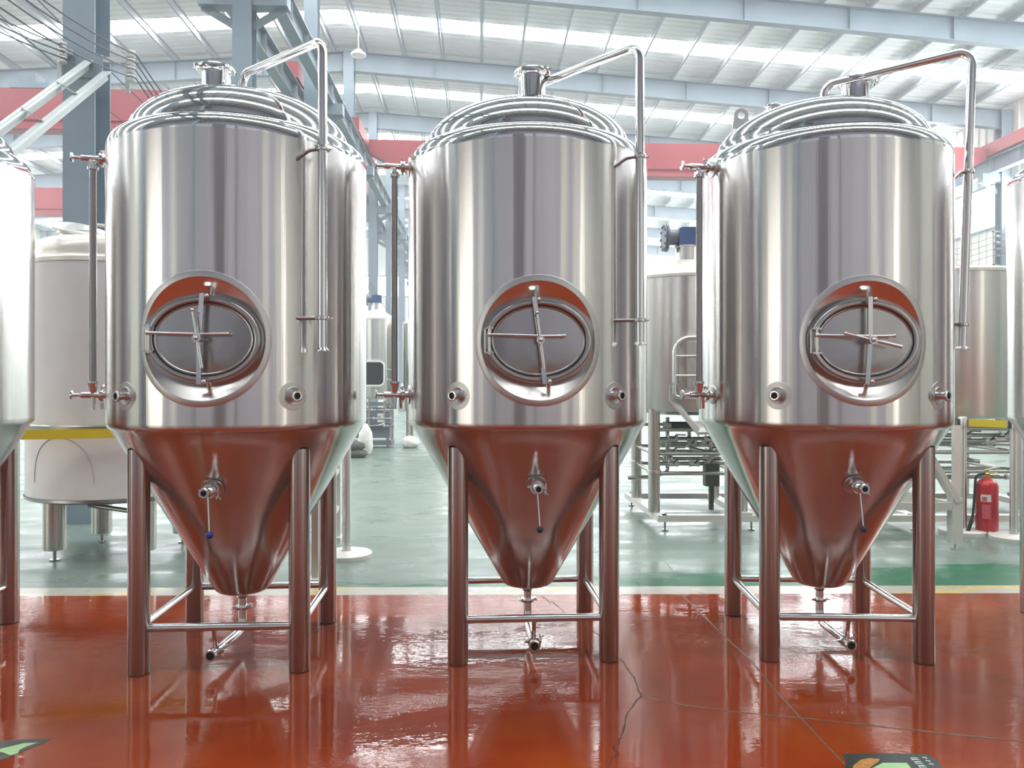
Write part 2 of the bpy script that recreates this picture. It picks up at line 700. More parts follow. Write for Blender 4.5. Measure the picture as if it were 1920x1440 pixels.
wall_f = grp('wall_back')
ribbed_wall((XL, Y1), (XR, Y1), 0, 8.5, inward=(0, -1, 0)).build('wall_sheet', 'sheet_white', wall_f, smooth=False)
ribbed_wall((XL, Y1), (XR, Y1), 10.1, RIDGE + 0.1, inward=(0, -1, 0)).build('wall_sheet', 'sheet_white', wall_f, smooth=False)
window((XL, Y1), (XR, Y1), 8.5, 10.1, (0, -1, 0))
# behind the photographer: sheets coloured for the bands the steel reflects, and added glowing doors
wall_n = grp('wall_front')
xs = [(XL, -13.5, 'sheet_white'), (-13.5, -11.0, 'sheet_lilac'), (-11.0, -9.4, 'sheet_cream'), (-9.4, -3.4, 'sheet_grey'),
      (-3.4, -2.7, 'sheet_lilac'), (-2.7, -0.8, 'sheet_dark'), (-0.8, 0.5, 'sheet_lilac'), (0.5, 0.9, 'sheet_dark'), (0.9, 2.4, 'sheet_grey'),
      (2.4, 4.4, 'sheet_lilac'), (4.4, 5.4, 'sheet_grey'), (5.4, 6.6, 'sheet_cream'), (6.6, 8.4, 'sheet_lilac'), (8.4, XR, 'sheet_cream')]
for xa, xb, zb in ((-26.5, -13.6, 7.6), (10.2, 12.0, 7.0)):  # added glowing panels, out of view, that brighten the tank fronts
    NWIN[0] += 1
    droot = grp('door_%d' % (NWIN[0]))
    m = MB()
    m.add([(xa, Y0 + 0.10, 0.0), (xb, Y0 + 0.10, 0.0), (xb, Y0 + 0.10, zb), (xa, Y0 + 0.10, zb)], [(0, 1, 2, 3)])
    m.build('door_curtain', 'door_daylight', droot, smooth=False)
    m = MB()
    for x in (xa, xb):
        m.box((x, Y0 + 0.12, zb / 2), (0.16, 0.14, zb))
    m.box(((xa + xb) / 2, Y0 + 0.12, zb + 0.08), (xb - xa + 0.16, 0.14, 0.16))
    m.build('door_frame', 'grey_paint', droot, smooth=False)
for xa, xb, mt in xs:
    ribbed_wall((xa, Y0), (xb, Y0), 0, 7.6, inward=(0, 1, 0)).build('wall_sheet', mt, wall_n, smooth=False)
ribbed_wall((XL, Y0), (XR, Y0), 7.6, RIDGE + 0.1, inward=(0, 1, 0)).build('wall_sheet', 'sheet_slate', wall_n, smooth=False)


# columns
def h_column(h, w_=0.36, d=0.36, t=0.016):
    m = MB()
    m.box((0, -d / 2, h / 2), (w_, t, h))
    m.box((0, d / 2, h / 2), (w_, t, h))
    m.box((0, 0, h / 2), (t, d - t, h))
    return m


def corbel(sgn):
    m = MB()
    m.box((sgn * 0.42, 0, 9.05), (0.86, 0.30, 0.30))
    m.bar((sgn * 0.18, 0, 8.55), (sgn * 0.80, 0, 8.92), 0.02, 0.16)
    return m


ORD = ['1st', '2nd', '3rd', '4th', '5th', '6th', '7th', '8th', '9th', '10th', '11th', '12th', '13th']
hc = zroof(XC) - 0.25
me_c = me_l = me_r = None
for i, y in enumerate(FRAMES):
    if y < 6:
        lab = 'grey steel hall column of the middle row standing beside or behind the camera'
    else:
        lab = ['thick grey hall column with diagonal bracing and wire insulators behind the fermenters',
               'second grey column of the row receding beyond the braced one',
               'third grey column of the row receding beyond the braced one',
               'fourth grey column of the row receding beyond the braced one',
               'fifth grey column receding beyond the braced one, seen in the gap between two fermenters',
               'sixth grey column receding beyond the braced one, half behind the sight tube of a fermenter',
               'seventh grey column receding beyond the braced one, beside the next fermenter',
               'eighth grey column of the row, small and far off near the end wall',
               'ninth grey column of the row, the last before the end wall'][i - 2]
    t = thing('steel_column', lab, 'column', (XC, y, 0), 0, 'middle row of hall columns')
    if me_c is None:
        me_c = h_column(hc).build('column_shaft', 'grey_paint', t, smooth=False).data
        me_r = corbel(1).build('crane_bracket', 'grey_paint', t, smooth=False).data
        me_l = corbel(-1).build('crane_bracket', 'grey_paint', t, smooth=False).data
    else:
        mesh_obj('column_shaft', me_c, t)
        mesh_obj('crane_bracket', me_r, t)
        mesh_obj('crane_bracket', me_l, t)
me_w = None
for xw, sgn in ((XR - 0.28, -1), (XL + 0.28, 1)):
    me_w = None
    for y in FRAMES:
        nm = 'cream wall with the high window band' if sgn < 0 else 'far side wall'
        if abs(y - 27.15) < 0.1 and sgn < 0:
            lab = 'grey wall column at the end of the roof beam beside the bright window band'
        else:
            lab = 'grey hall column against the ' + nm + ', one of several alike'
        t = thing('steel_column', lab, 'column', (xw, y, 0), 0, 'hall columns along the ' + ('window wall' if sgn < 0 else 'far side wall'))
        if me_w is None:
            me_w = h_column(zroof(xw) - 0.25).build('column_shaft', 'grey_paint', t, smooth=False).data
            me_b = corbel(sgn).build('crane_bracket', 'grey_paint', t, smooth=False).data
        else:
            mesh_obj('column_shaft', me_w, t)
            mesh_obj('crane_bracket', me_b, t)


# crane runways
PIECES = {}
def runway(x, label):
    t = thing('crane_runway', label, 'crane rail', (x, 0, 9.2), 0)
    m = MB()
    yc, ly = (Y0 + Y1) / 2, Y1 - Y0
    m.box((0, yc, 0.012), (0.26, ly, 0.024))
    m.box((0, yc, 0.53), (0.30, ly, 0.024))
    m.box((0, yc, 0.27), (0.014, ly, 0.49))
    m.build('runway_beam', 'grey_paint', t, smooth=False)
    y = 3.0
    while y < 45:
        if 'stiffener' not in PIECES:
            sm = MB()
            sm.box((0, 0, 0.27), (0.24, 0.012, 0.49))
            PIECES['stiffener'] = sm.build('stiffener', 'purlin_paint', t, smooth=False, loc=(0, y, 0)).data
        else:
            mesh_obj('stiffener', PIECES['stiffener'], t, (0, y, 0))
        y += 1.5
    r = MB()
    r.box((0, yc, 0.58), (0.06, ly, 0.08))
    r.build('rail', 'steel_dark', t, smooth=False)


runway(XC + 0.48, 'grey crane runway beam along the middle columns, over the fermenters')
runway(XC - 0.48, 'grey crane runway beam on the far face of the middle columns, over the white tank')
runway(XR - 0.28 - 0.48, 'grey crane runway beam along the wall with the bright window band')
runway(XL + 0.28 + 0.48, 'grey crane runway beam along the distant side wall beyond the white tank')


def crane(xa, xb, y, label, zb=8.95, h=1.2, trolley=None):
    t = thing('overhead_crane', label, 'crane', (0, y, 0), 0, 'red overhead cranes')
    m = MB()
    d = 0.45
    x1, x2 = xa + 1.7, xb - 1.7
    zt = zb + h
    prof = [(xa + 0.2, zb + 0.75), (x1, zb), (x2, zb), (xb - 0.2, zb + 0.75), (xb - 0.2, zt), (xa + 0.2, zt)]
    vs = [(px, -d / 2, pz) for px, pz in prof] + [(px, d / 2, pz) for px, pz in prof]
    n = len(prof)
    m.add(vs, [tuple(range(n)), tuple(range(2 * n - 1, n - 1, -1))] + [(i, (i + 1) % n, n + (i + 1) % n, n + i) for i in range(n)])
    m.build('girder', 'red_crane', t, smooth=False)
    f = MB()
    f.box(((x1 + x2) / 2, -d / 2 - 0.03, zb + 0.30), (x2 - x1, 0.06, 0.05))
    f.box(((x1 + x2) / 2, -d / 2 - 0.04, zb + 0.03), (x2 - x1 + 0.1, 0.10, 0.05))
    f.build('girder_rib', 'red_crane', t, smooth=False)
    for x in (xa, xb):
        e = MB()
        e.box((x, 0, 10.06), (0.32, 4.2, 0.44))
        for yy in (-1.7, 1.7):
            e.cyl((x - 0.1, yy, 9.93), (x + 0.1, yy, 9.93), 0.10, 16)
        e.build('end_carriage', 'red_crane', t, smooth=False)
    if trolley is not None:
        k = MB()
        k.box((trolley, 0.2, zt + 0.08), (1.1, 0.9, 0.16))
        k.box((trolley - 0.15, 0.15, zt + 0.33), (0.5, 0.5, 0.35))
        k.build('trolley', 'grey_paint', t, smooth=False)
    return t


crane(XC + 0.48, XR - 0.76, 27.3, 'red overhead crane spanning above and behind the three fermenters')
crane(XL + 0.76, XC - 0.48, 23.0, 'red overhead crane behind the diagonal bracing, the higher of two in view', trolley=-13.0)
crane(XL + 0.76, XC - 0.48, 34.5, 'red overhead crane seen above the lid of the white tank, lower of the two')

# cross bracing on the near middle column: paired angles joined by battens
br = thing('column_brace', 'pale grey double diagonal brace joined by battens, beside the thick column', 'brace', (XC, 9.15, 0))
pA, pB = Vector((0.12, -0.20, 5.28)), Vector((0.12, -4.6, 1.78))
pC, pD = Vector((0.32, -0.20, 5.16)), Vector((0.32, -4.6, 1.66))
for a, b in ((pA, pB), (pC, pD)):
    m = MB()
    m.bar(a, b, 0.10, 0.012)
    m.bar(a + Vector((0, 0, -0.045)), b + Vector((0, 0, -0.045)), 0.012, 0.09)
    m.build('brace_angle', 'brace_paint', br, smooth=False)
for k in range(1, 7):
    tt = k / 7
    m = MB()
    m.bar(pA.lerp(pB, tt), pC.lerp(pD, tt), 0.09, 0.012)
    m.build('batten', 'brace_paint', br, smooth=False)
m = MB()
m.box((0.12, -0.195, 5.22), (0.30, 0.02, 0.26))
m.build('gusset_plate', 'grey_paint', br, smooth=False)


# power lines: porcelain reels on two brackets, the wires sag along the hall
def insulators(name_label, base, dx, n, step, zz):
    t = thing('insulator_bracket', name_label, 'insulator', base)
    m = MB()
    m.box((dx * 0.5, 0, 0), (abs(dx), 0.05, 0.06))
    m.box((dx, 0, -0.12), (0.05, 0.02, 0.50))
    m.build('bracket_arm', 'brace_paint', t, smooth=False)
    for k in range(n):
        z = 0.05 - k * step
        q = MB()
        q.lathe([(0.0, -0.036), (0.045, -0.036), (0.05, -0.02), (0.028, 0.0), (0.05, 0.02), (0.045, 0.036), (0.0, 0.036)], 16, Matrix.Translation((dx + 0.06, -0.05, z)))
        q.build('porcelain_reel', 'porcelain', t)
    return t


ins_r = (XC + 0.18, 8.98, 5.30)
insulators('white porcelain wire insulators on the fermenter side of the thick column', ins_r, 0.36, 4, 0.09, 0)
ins_l = (XC - 0.05, 8.92, 5.36)
insulators('white porcelain wire insulators on the far side of the thick braced column', ins_l, -0.14, 3, 0.08, 0)


def wire(label, pts, sag, name='power_cable', r=0.008):
    m = MB()
    full = []
    for a, b in zip(pts[:-1], pts[1:]):
        a, b = Vector(a), Vector(b)
        for k in range(12):
            u = k / 12
            p = a.lerp(b, u)
            p.z -= sag * 4 * u * (1 - u)
            full.append(p)
    full.append(Vector(pts[-1]))
    m.tube(full, r, 6)
    o = m.build(name, 'wire_black')
    tag(o, label, 'cable', 'power wires strung on the hall columns')


WN = ['topmost', 'second', 'third', 'lowest']
for k in range(4):
    z = 5.35 - k * 0.09
    x = XC + 0.655
    wire('%s black wire of the four on the fermenter side of the thick column' % WN[k], [(x, Y0 + 0.1, z + 0.2), (x, 2.9, z), (x, 8.92, z), (x, 15.0, z - 0.1), (x, 27.1, z - 0.1), (x, 56, z - 0.1)], 0.36 + 0.02 * k)
for k in range(3):
    z = 5.41 - k * 0.08
    x = XC - 0.13 + 0.03 * k
    wire('%s black wire of the three ending at the far side of the thick braced column' % ['upper', 'middle', 'lower'][k], [(x - 0.3, Y0 + 0.1, z + 0.3), (x - 0.2, 2.9, z + 0.1), (x, 8.85, z)], 0.38)
for k in range(2):
    x = XC - 1.0 - 0.35 * k
    wire('%s long dark wire hanging beyond the thick braced column' % ['nearer', 'farther'][k], [(x, Y0 + 0.1, 6.7 - 0.3 * k), (x, 9.2, 6.5 - 0.3 * k), (x + 0.2, 27, 6.4 - 0.3 * k)], 0.4)
for k in range(4):
    x, z = XR - 0.75, 6.9 - 0.22 * k
    wire('%s thin dark wire of the four along the window wall' % WN[k], [(x, 3.0, z), (x, 27.1, z), (x, 45, z), (x, 57, z)], 0.15)
b27 = thing('insulator_bracket', 'upright wire bracket beside the grey wall column under the window band', 'insulator', (XR - 0.75, 27.0, 6.5))
m = MB()
m.box((0, 0, 0), (0.05, 0.04, 1.3))
m.box((0.15, 0, 0.6), (0.35, 0.04, 0.05))
m.box((0.15, 0, -0.6), (0.35, 0.04, 0.05))
m.build('bracket_arm', 'steel_dark', b27, smooth=False)
for k in range(4):
    m = MB()
    m.cyl((0.06, -0.03, 0.4 - 0.22 * k), (0.20, -0.03, 0.4 - 0.22 * k), 0.07, 12)
    m.build('insulator_reel', 'steel_dark', b27)


# high-bay lamps
def lamp(label, x, y):
    t = thing('ceiling_lamp', label, 'lamp', (x, y, zroof(x) - 1.05), 0, 'round hall lamps under the roof')
    m = MB()
    m.lathe([(0.05, 0.20), (0.10, 0.18), (0.24, 0.06), (0.25, 0.0), (0.235, 0.0), (0.10, 0.15)], 28)
    m.build('lamp_shade', 'lamp_white', t)
    m = MB()
    m.lathe([(0.0, 0.03), (0.20, 0.03), (0.20, 0.05)], 28)
    m.build('lamp_glass', 'lamp_white', t)
    m = MB()
    m.cyl((0, 0, 0.19), (0, 0, 1.0), 0.02, 8)
    m.build('lamp_rod', 'grey_paint', t)


q = P(672, 58, 25.2)
lamp('round white hall lamp under the roof, the nearer one above the first gap', q.x, q.y)
q = P(746, 249, 34.5)
lamp('round white hall lamp under the roof, the smaller farther one above the red crane', q.x, q.y)


# floor joints and cracks
def ribbon(name, pix, material, w0, w1, z, parent, jit=0.0, sub=4):
    pts = [FL(*p) for p in pix]
    full = []
    for a, b in zip(pts[:-1], pts[1:]):
        for k in range(sub):
            u = k / sub
            p = a.lerp(b, u)
            if jit:
                p += Vector((random.uniform(-jit, jit), random.uniform(-jit, jit), 0))
            full.append(p)
    full.append(pts[-1])
    m = MB()
    vs, fs = [], []
    for i, p in enumerate(full):
        d = full[min(i + 1, len(full) - 1)] - full[max(i - 1, 0)]
        n = Vector((-d.y, d.x, 0)).normalized() * random.uniform(w0, w1) / 2
        off = parent.location
        vs += [p + n - off + Vector((0, 0, z)), p - n - off + Vector((0, 0, z))]
    for i in range(len(full) - 1):
        fs.append((2 * i, 2 * i + 1, 2 * i + 3, 2 * i + 2))
    m.add(vs, fs)
    return m.build(name, material, parent, smooth=False)


ribbon('floor_joint', [(1280, 1117), (1330, 1165), (1365, 1200), (1410, 1240), (1450, 1290), (1500, 1345), (1590, 1440), (1680, 1540)], 'joint_filler', 0.008, 0.014, 0.0008, red, 0.002)
ribbon('floor_joint', [(1203, 1306), (1280, 1322), (1400, 1337), (1520, 1348), (1600, 1357), (1700, 1367), (1800, 1378), (1925, 1391), (2200, 1420)], 'joint_filler', 0.004, 0.016, 0.0009, red, 0.003)
ribbon('floor_crack', [(1015, 1118), (1030, 1130), (1036, 1128), (1060, 1150), (1090, 1165), (1120, 1190), (1160, 1232), (1178, 1254), (1190, 1272), (1196, 1290), (1203, 1306), (1190, 1318), (1182, 1330), (1171, 1348), (1172, 1365), (1164, 1382), (1160, 1395), (1148, 1398), (1158, 1412), (1148, 1424), (1140, 1440), (1120, 1500)], 'crack_dark', 0.003, 0.009, 0.001, red, 0.006)
ribbon('floor_joint', [(1130, 1009), (1200, 1013), (1300, 1018), (1420, 1022)], 'joint_grey', 0.004, 0.01, 0.0008, green, 0.003)
ribbon('floor_joint', [(1212, 1014), (1240, 1044), (1277, 1090)], 'joint_grey', 0.005, 0.010, 0.0009, green, 0.002)


# floor stickers
def sticker(label, origin, pieces):
    o = Vector(origin)
    t = thing('floor_sticker', label, 'sticker', tuple(o))
    for name, pix, material, z in pieces:
        m = MB()
        pts = [FL(*p) - o for p in pix]
        n = len(pts)
        m.add([p + Vector((0, 0, 0.0002)) for p in pts] + [p + Vector((0, 0, z)) for p in pts],
              [tuple(range(n, 2 * n))] + [(i, (i + 1) % n, n + (i + 1) % n, n + i) for i in range(n)])
        m.build(name, material, t, smooth=False)
    return t


sticker('torn dark floor sticker with a pale green arrow at the floor\'s corner', FL(20, 1410),
        [('sticker_base', [(-60, 1402), (6, 1389), (40, 1387), (96, 1385), (84, 1392), (60, 1402), (22, 1418), (8, 1424), (-60, 1440)], 'sticker_dark', 0.0012),
         ('sticker_arrow', [(-40, 1408), (0, 1405), (45, 1394), (71, 1393), (50, 1400), (36, 1407), (34, 1413), (20, 1417), (4, 1411), (-40, 1409)], 'sticker_green', 0.0018)])
st_pieces = [('sticker_base', [(1578, 1414), (1640, 1413), (1700, 1413), (1740, 1415), (1756, 1425), (1790, 1470), (1810, 1540), (1560, 1540), (1584, 1440), (1586, 1425)], 'sticker_dark', 0.0012),
             ('sticker_octagon', [(1655, 1431), (1700, 1431), (1712, 1445), (1712, 1470), (1695, 1490), (1650, 1490), (1625, 1470), (1628, 1445)], 'sticker_green', 0.0018),
             ('sticker_patch', [(1600, 1436), (1614, 1425), (1630, 1422), (1650, 1424), (1646, 1430), (1630, 1440), (1618, 1450), (1598, 1448)], 'sticker_orange', 0.0017)]
for i in range(3):
    x, y = 1706 + i * 7, 1421 + i * 7
    st_pieces.append(('sticker_letter', [(x, y), (x + 13, y), (x + 15, y + 1.6), (x + 2, y + 1.6)], 'sticker_ink', 0.0018))
    st_pieces.append(('sticker_letter', [(x, y), (x + 2.2, y), (x + 7, y + 5), (x + 4.6, y + 5)], 'sticker_ink', 0.0018))
    st_pieces.append(('sticker_letter', [(x + 6, y + 3), (x + 17, y + 3), (x + 18, y + 4.4), (x + 7, y + 4.4)], 'sticker_ink', 0.0018))
for i in range(3):
    x, y = 1729 + i * 6, 1420 + i * 6
    st_pieces.append(('sticker_letter', [(x, y), (x + 7, y), (x + 10, y + 3), (x + 7.5, y + 3), (x + 6, y + 1.5), (x + 1, y + 1.5)], 'sticker_ink', 0.0018))
sticker('dark floor sticker with a pale green octagon and faint lettering', FL(1660, 1440), st_pieces)

# ------------------------------------------------------------------ the fermenters
RT = 0.746
ZB, ZT, ZC = 1.385, 2.930, 1.834       # shell bottom, shell top, manway centre
RH = 0.322                             # manway recess radius on the shell
TANC = 0.573                           # cone slope (radius per height)


def cone_r(z):
    return RT - 0.004 - (ZB - 0.02 - z) * TANC


def on_shell(u, v, r=RT):
    a = u / RT
    return Vector((r * math.sin(a), -r * math.cos(a), ZC + v))


def shell_object(parent):
    """cylinder with a round opening for the manway; exact radial normals"""
    NS = 128
    da = 2 * PI / NS
    H = 11
    hz = 0.40
    m = MB()

    def col(i, z):
        a = i * da
        return Vector((RT * math.sin(a), -RT * math.cos(a), z))
    zs_low = [ZB + (ZC - hz - ZB) * k / 2 for k in range(3)]
    zs_mid = [ZC - hz + 2 * hz * k / (2 * H) for k in range(2 * H + 1)]
    zs_top = [ZC + hz + (ZT - ZC - hz) * k / 6 for k in range(7)]
    for zs in (zs_low, zs_top):
        m.rings([[col(i, z) for i in range(NS)] for z in zs])
    m.rings([[col(i, z) for i in range(H, NS - H + 1)] for z in zs_mid], closed=False)
    w_ = H * da * RT
    bd = [(-w_ + k * da * RT, -hz) for k in range(2 * H)] + [(w_, -hz + 2 * hz * k / (2 * H)) for k in range(2 * H)] + \
         [(w_ - k * da * RT, hz) for k in range(2 * H)] + [(-w_, hz - 2 * hz * k / (2 * H)) for k in range(2 * H)]
    rs = []
    for t in (0.0, 0.25, 0.5, 0.75, 1.0):
        ring = []
        for u, v in bd:
            L_ = math.hypot(u, v)
            uu, vv = u / L_ * RH, v / L_ * RH
            ring.append(on_shell(u + (uu - u) * t, v + (vv - v) * t))
        rs.append(ring)
    m.rings(rs)
    o = m.build('shell', 'steel_shell', parent, sharp=180)
    me = o.data
    nrm = []
    for v in me.vertices:
        n = Vector((v.co.x, v.co.y, 0)).normalized()
        nrm.append(n)
    # make the faces point outward before writing the normals
    bm = bmesh.new(); bm.from_mesh(me)
    flip = [f for f in bm.faces if f.normal.dot(Vector((f.calc_center_median().x, f.calc_center_median().y, 0))) < 0]
    bmesh.ops.reverse_faces(bm, faces=flip)
    bm.to_mesh(me); bm.free()
    me.normals_split_custom_set_from_vertices([tuple(n) for n in nrm])
    return o


def radial(phi, z, r):
    """frame on the shell: local Z points outward, local Y up; phi in degrees from the front"""
    a = R_(phi)
    out = Vector((math.sin(a), -math.cos(a), 0))
    up = Vector((0, 0, 1))
    x = up.cross(out)
    M = Matrix((x, up, out)).transposed().to_4x4()
    M.translation = out * r + Vector((0, 0, z))
    return M


SHELL_ME = {}


def clamp_mb(mb, c, axis, r, w_, nut=(1, 0, 0)):
    """hygienic clamp: ring of two lips with hinge lug and wing nut"""
    axis = Vector(axis).normalized()
    c = Vector(c)
    q = frame_to(axis).to_4x4()
    q.translation = c
    mb.lathe([(r * 0.78, -w_ / 2), (r * 0.95, -w_ / 2), (r, -w_ / 4), (r, w_ / 4), (r * 0.95, w_ / 2), (r * 0.78, w_ / 2)], 24, q, True, True)
    nut = Vector(nut).normalized()
    side = axis.cross(nut).normalized()
    p = c + nut * (r + 0.006)
    mb.box(p, (0.016, 0.016, 0.016))
    mb.cyl(p - side * 0.03, p + side * 0.03, 0.005, 8)
    mb.cyl(p + side * 0.012, p + side * 0.024, 0.011, 8)
    mb.bar(p + side * 0.02 - nut * 0.002, p + side * 0.038 + nut * 0.022, 0.010, 0.006)
    mb.bar(p + side * 0.02, p + side * 0.038 - axis * 0.02, 0.010, 0.006)
    mb.box(c - nut * (r + 0.005), (0.014, 0.014, 0.014))


def fermenter(label, pos, rot, noz=(0, 0), noz_nut=200, start=(0, -0.03), cip=44, cip_lean=0.0, cip_top=3.50, cip_bot=1.835, gauge=-80,
              bar_tilt=0, handle=0, knob='black_plastic', drain=0.0, lug=None, relief=None, port_l=-36, port_r=36):
    T = thing('fermenter', label, 'fermentation tank', CF(pos[0], pos[1]), -R_(YAW) + R_(rot), 'stainless steel conical fermenters in a row')
    # --- shell
    if 'shell' not in SHELL_ME:
        SHELL_ME['shell'] = shell_object(T).data
    else:
        mesh_obj('shell', SHELL_ME['shell'], T)

    def share(key, fn):
        """one mesh for the pieces that are alike on every tank"""
        if key not in SHELL_ME:
            o = fn(T)
            SHELL_ME[key] = o.data
            return o
        return mesh_obj(key.split('#')[0], SHELL_ME[key], T)

    def f_dome(p):
        m = MB()
        prof = [(RT, ZT), (RT, ZT + 0.012)]
        rk = 0.095
        for k in range(1, 9):
            a = PI / 2 * k / 8 * 0.86
            prof.append((RT - rk + rk * math.cos(a), ZT + 0.012 + rk * math.sin(a)))
        prof += [(0.655, 3.042)]
        rd, hd, zd = 0.640, 0.30, 3.050
        for k in range(0, 25):
            a = PI / 2 * k / 24
            prof.append((max(rd * math.cos(a), 1e-3), zd + hd * math.sin(a)))
        m.lathe(prof, 128)
        return m.build('dome', 'steel_dome', p, sharp=30)
    share('dome', f_dome)

    def f_cone(p):
        m = MB()
        prof = [(RT, ZB), (RT, ZB - 0.006)]
        for k in range(1, 7):
            a = R_(60) * k / 6
            prof.append((RT - 0.045 + 0.045 * math.cos(a), ZB - 0.006 - 0.045 * math.sin(a)))
        r_end, z_end = prof[-1]
        zlast = 0.365
        rl = r_end - (z_end - zlast) * TANC
        for k in range(1, 13):
            t = k / 12
            prof.append((r_end + (rl - r_end) * t, z_end + (zlast - z_end) * t))
        rr = 0.06
        cx = rl - rr * math.cos(R_(30)); cz = zlast + rr * math.sin(R_(30))
        for k in range(1, 9):
            a = R_(30) + R_(60) * k / 8
            prof.append((cx + rr * math.cos(a), cz - rr * math.sin(a)))
        prof.append((0.02, prof[-1][1]))
        m.lathe(prof, 128)
        return m.build('cone', 'steel_cone', p, sharp=40)
    share('cone', f_cone)

    # --- manway
    def f_ring(p):
        m = MB()
        rs = []
        for r, o_ in ((RH - 0.001, -0.002), (RH, 0.0018), (RH + 0.030, 0.0018), (RH + 0.033, 0.0)):
            rs.append([on_shell(r * math.cos(2 * PI * j / 96), r * math.sin(2 * PI * j / 96), RT + o_) for j in range(96)])
        m.rings(rs)
        return m.build('manway_ring', 'steel_ring', p)
    share('manway_ring', f_ring)

    A0, B0 = 0.300, 0.235

    def oval(a, b, y):
        return [Vector((a * math.cos(2 * PI * j / 96), y, ZC + b * math.sin(2 * PI * j / 96))) for j in range(96)]

    def base(a, b, dy=0.0):
        return [Vector((a * math.cos(2 * PI * j / 96), -(0.664 + 0.020 * math.sin(2 * PI * j / 96) ** 2) + dy, ZC + b * math.sin(2 * PI * j / 96))) for j in range(96)]

    def f_recess(p):
        m = MB()
        outer = [on_shell(RH * math.cos(2 * PI * j / 96), RH * math.sin(2 * PI * j / 96), RT) for j in range(96)]
        inner = base(A0, B0)
        rs = []
        for k in range(8):
            t = k / 7
            rs.append([a.lerp(b, t) for a, b in zip(outer, inner)])
        rs.append(base(A0 - 0.012, B0 - 0.012, 0.002))
        m.rings(rs)
        return m.build('manway_recess', 'steel_recess', p)
    share('manway_recess', f_recess)

    def f_neck(p):
        m = MB()
        m.rings([base(0.293, 0.228, 0.01), oval(0.292, 0.227, -0.696), oval(0.289, 0.224, -0.703), oval(0.283, 0.218, -0.707),
                 oval(0.268, 0.203, -0.707), oval(0.262, 0.197, -0.703), oval(0.258, 0.193, -0.685)])
        return m.build('manway_neck', 'steel_door', p)
    share('manway_neck', f_neck)

    def f_door(p):
        m = MB()
        D = 0.003
        rs = [oval(0.257, 0.192, -0.692 + D), oval(0.256, 0.191, -0.704 + D), oval(0.252, 0.187, -0.708 + D), oval(0.246, 0.181, -0.706 + D), oval(0.243, 0.178, -0.703 + D)]
        for k in range(1, 9):
            s_ = 1 - k / 8.0
            s_ = max(s_, 0.01)
            rs.append(oval(0.243 * s_, 0.178 * s_, -0.703 + D - 0.012 * (1 - s_ * s_)))
        m.rings(rs, cap1=True)
        return m.build('manway_door', 'steel_door', p)
    door = share('manway_door', f_door)
    # vertical cross bar with lugs on the neck
    ct = Vector((0.0, 0, ZC))
    bt = R_(bar_tilt)
    bx, bz = math.sin(bt), math.cos(bt)
    m = MB()
    m.bar((ct.x - bx * 0.235, -0.745, ct.z + bz * 0.235), (ct.x, -0.765, ct.z), 0.024, 0.016, up=(0, 1, 0))
    m.bar((ct.x, -0.765, ct.z), (ct.x + bx * 0.235, -0.745, ct.z - bz * 0.235), 0.024, 0.016, up=(0, 1, 0))
    m.build('cross_bar', 'steel_pipe', T)
    for sg in (1, -1):
        m = MB()
        px, pz = ct.x - sg * bx * 0.235 + 0.014, ct.z + sg * bz * 0.222
        m.cyl((px + 0.012, -0.650, pz), (px + 0.012, -0.752, pz), 0.013, 12)
        m.ball((px + 0.012, -0.752, pz), 0.013, 12, 8)
        m.build('bar_lug', 'steel_pipe', T)
    # hinge and arm
    m = MB()
    hx = -0.268
    m.cyl((hx, -0.735, ct.z + 0.075), (hx, -0.735, ct.z - 0.075), 0.008, 10)
    m.cyl((hx - 0.022, -0.705, ct.z + 0.065), (hx - 0.022, -0.705, ct.z - 0.065), 0.006, 10)
    for s_ in (1, -1):
        m.box((hx, -0.715, ct.z + s_ * 0.066), (0.045, 0.055, 0.010))
    m.build('hinge', 'steel_pipe', T)
    m = MB()
    m.cyl((hx, -0.745, ct.z + 0.030), (-0.01, -0.778, ct.z + 0.022), 0.008, 10)
    m.cyl((0.0, -0.770, ct.z + 0.022), (0.135, -0.745, ct.z + 0.026), 0.007, 10)
    m.ball((0.135, -0.745, ct.z + 0.026), 0.011, 10, 8)
    m.ball((hx, -0.745, ct.z + 0.030), 0.013, 10, 8)
    m.build('hinge_arm', 'steel_pipe', T)
    # spindle with the two-armed handle
    m = MB()
    m.cyl((0, -0.715, ct.z), (0, -0.815, ct.z), 0.014, 14)
    m.cyl((0, -0.785, ct.z), (0, -0.812, ct.z), 0.022, 14)
    m.ball((0, -0.815, ct.z), 0.013, 12, 8)
    sp = m.build('spindle', 'steel_pipe', T)
    ha = R_(handle)
    hd_ = Vector((math.sin(ha), 0, math.cos(ha)))
    m = MB()
    m.cyl(Vector((0, -0.80, ct.z)) - hd_ * 0.155, Vector((0, -0.80, ct.z)) - hd_ * 0.035, 0.010, 10)
    m.cyl(Vector((0, -0.80, ct.z)) - hd_ * 0.04, Vector((0, -0.80, ct.z)) + hd_ * 0.145, 0.0065, 10)
    m.ball(Vector((0, -0.80, ct.z)) + hd_ * 0.145, 0.011, 10, 8)
    m.build('spindle_handle', 'steel_pipe', sp)

    # --- sample ports
    for ph in (port_l, port_r):
        key = 'port_plate'
        M = radial(ph, 1.535, RT)
        pl = MB()
        rs = []
        for r, h_ in ((0.078, 0.0), (0.077, 0.0015), (0.050, 0.002), (0.048, 0.005), (0.044, 0.005), (0.040, 0.0025), (0.018, 0.0025)):
            rs.append([M @ Vector((r * math.cos(2 * PI * j / 40), r * math.sin(2 * PI * j / 40), h_ - (r * math.cos(2 * PI * j / 40)) ** 2 / (2 * RT))) for j in range(40)])
        pl.rings(rs)
        plate = pl.build('port_plate', 'steel_ring', T)
        fe = MB()
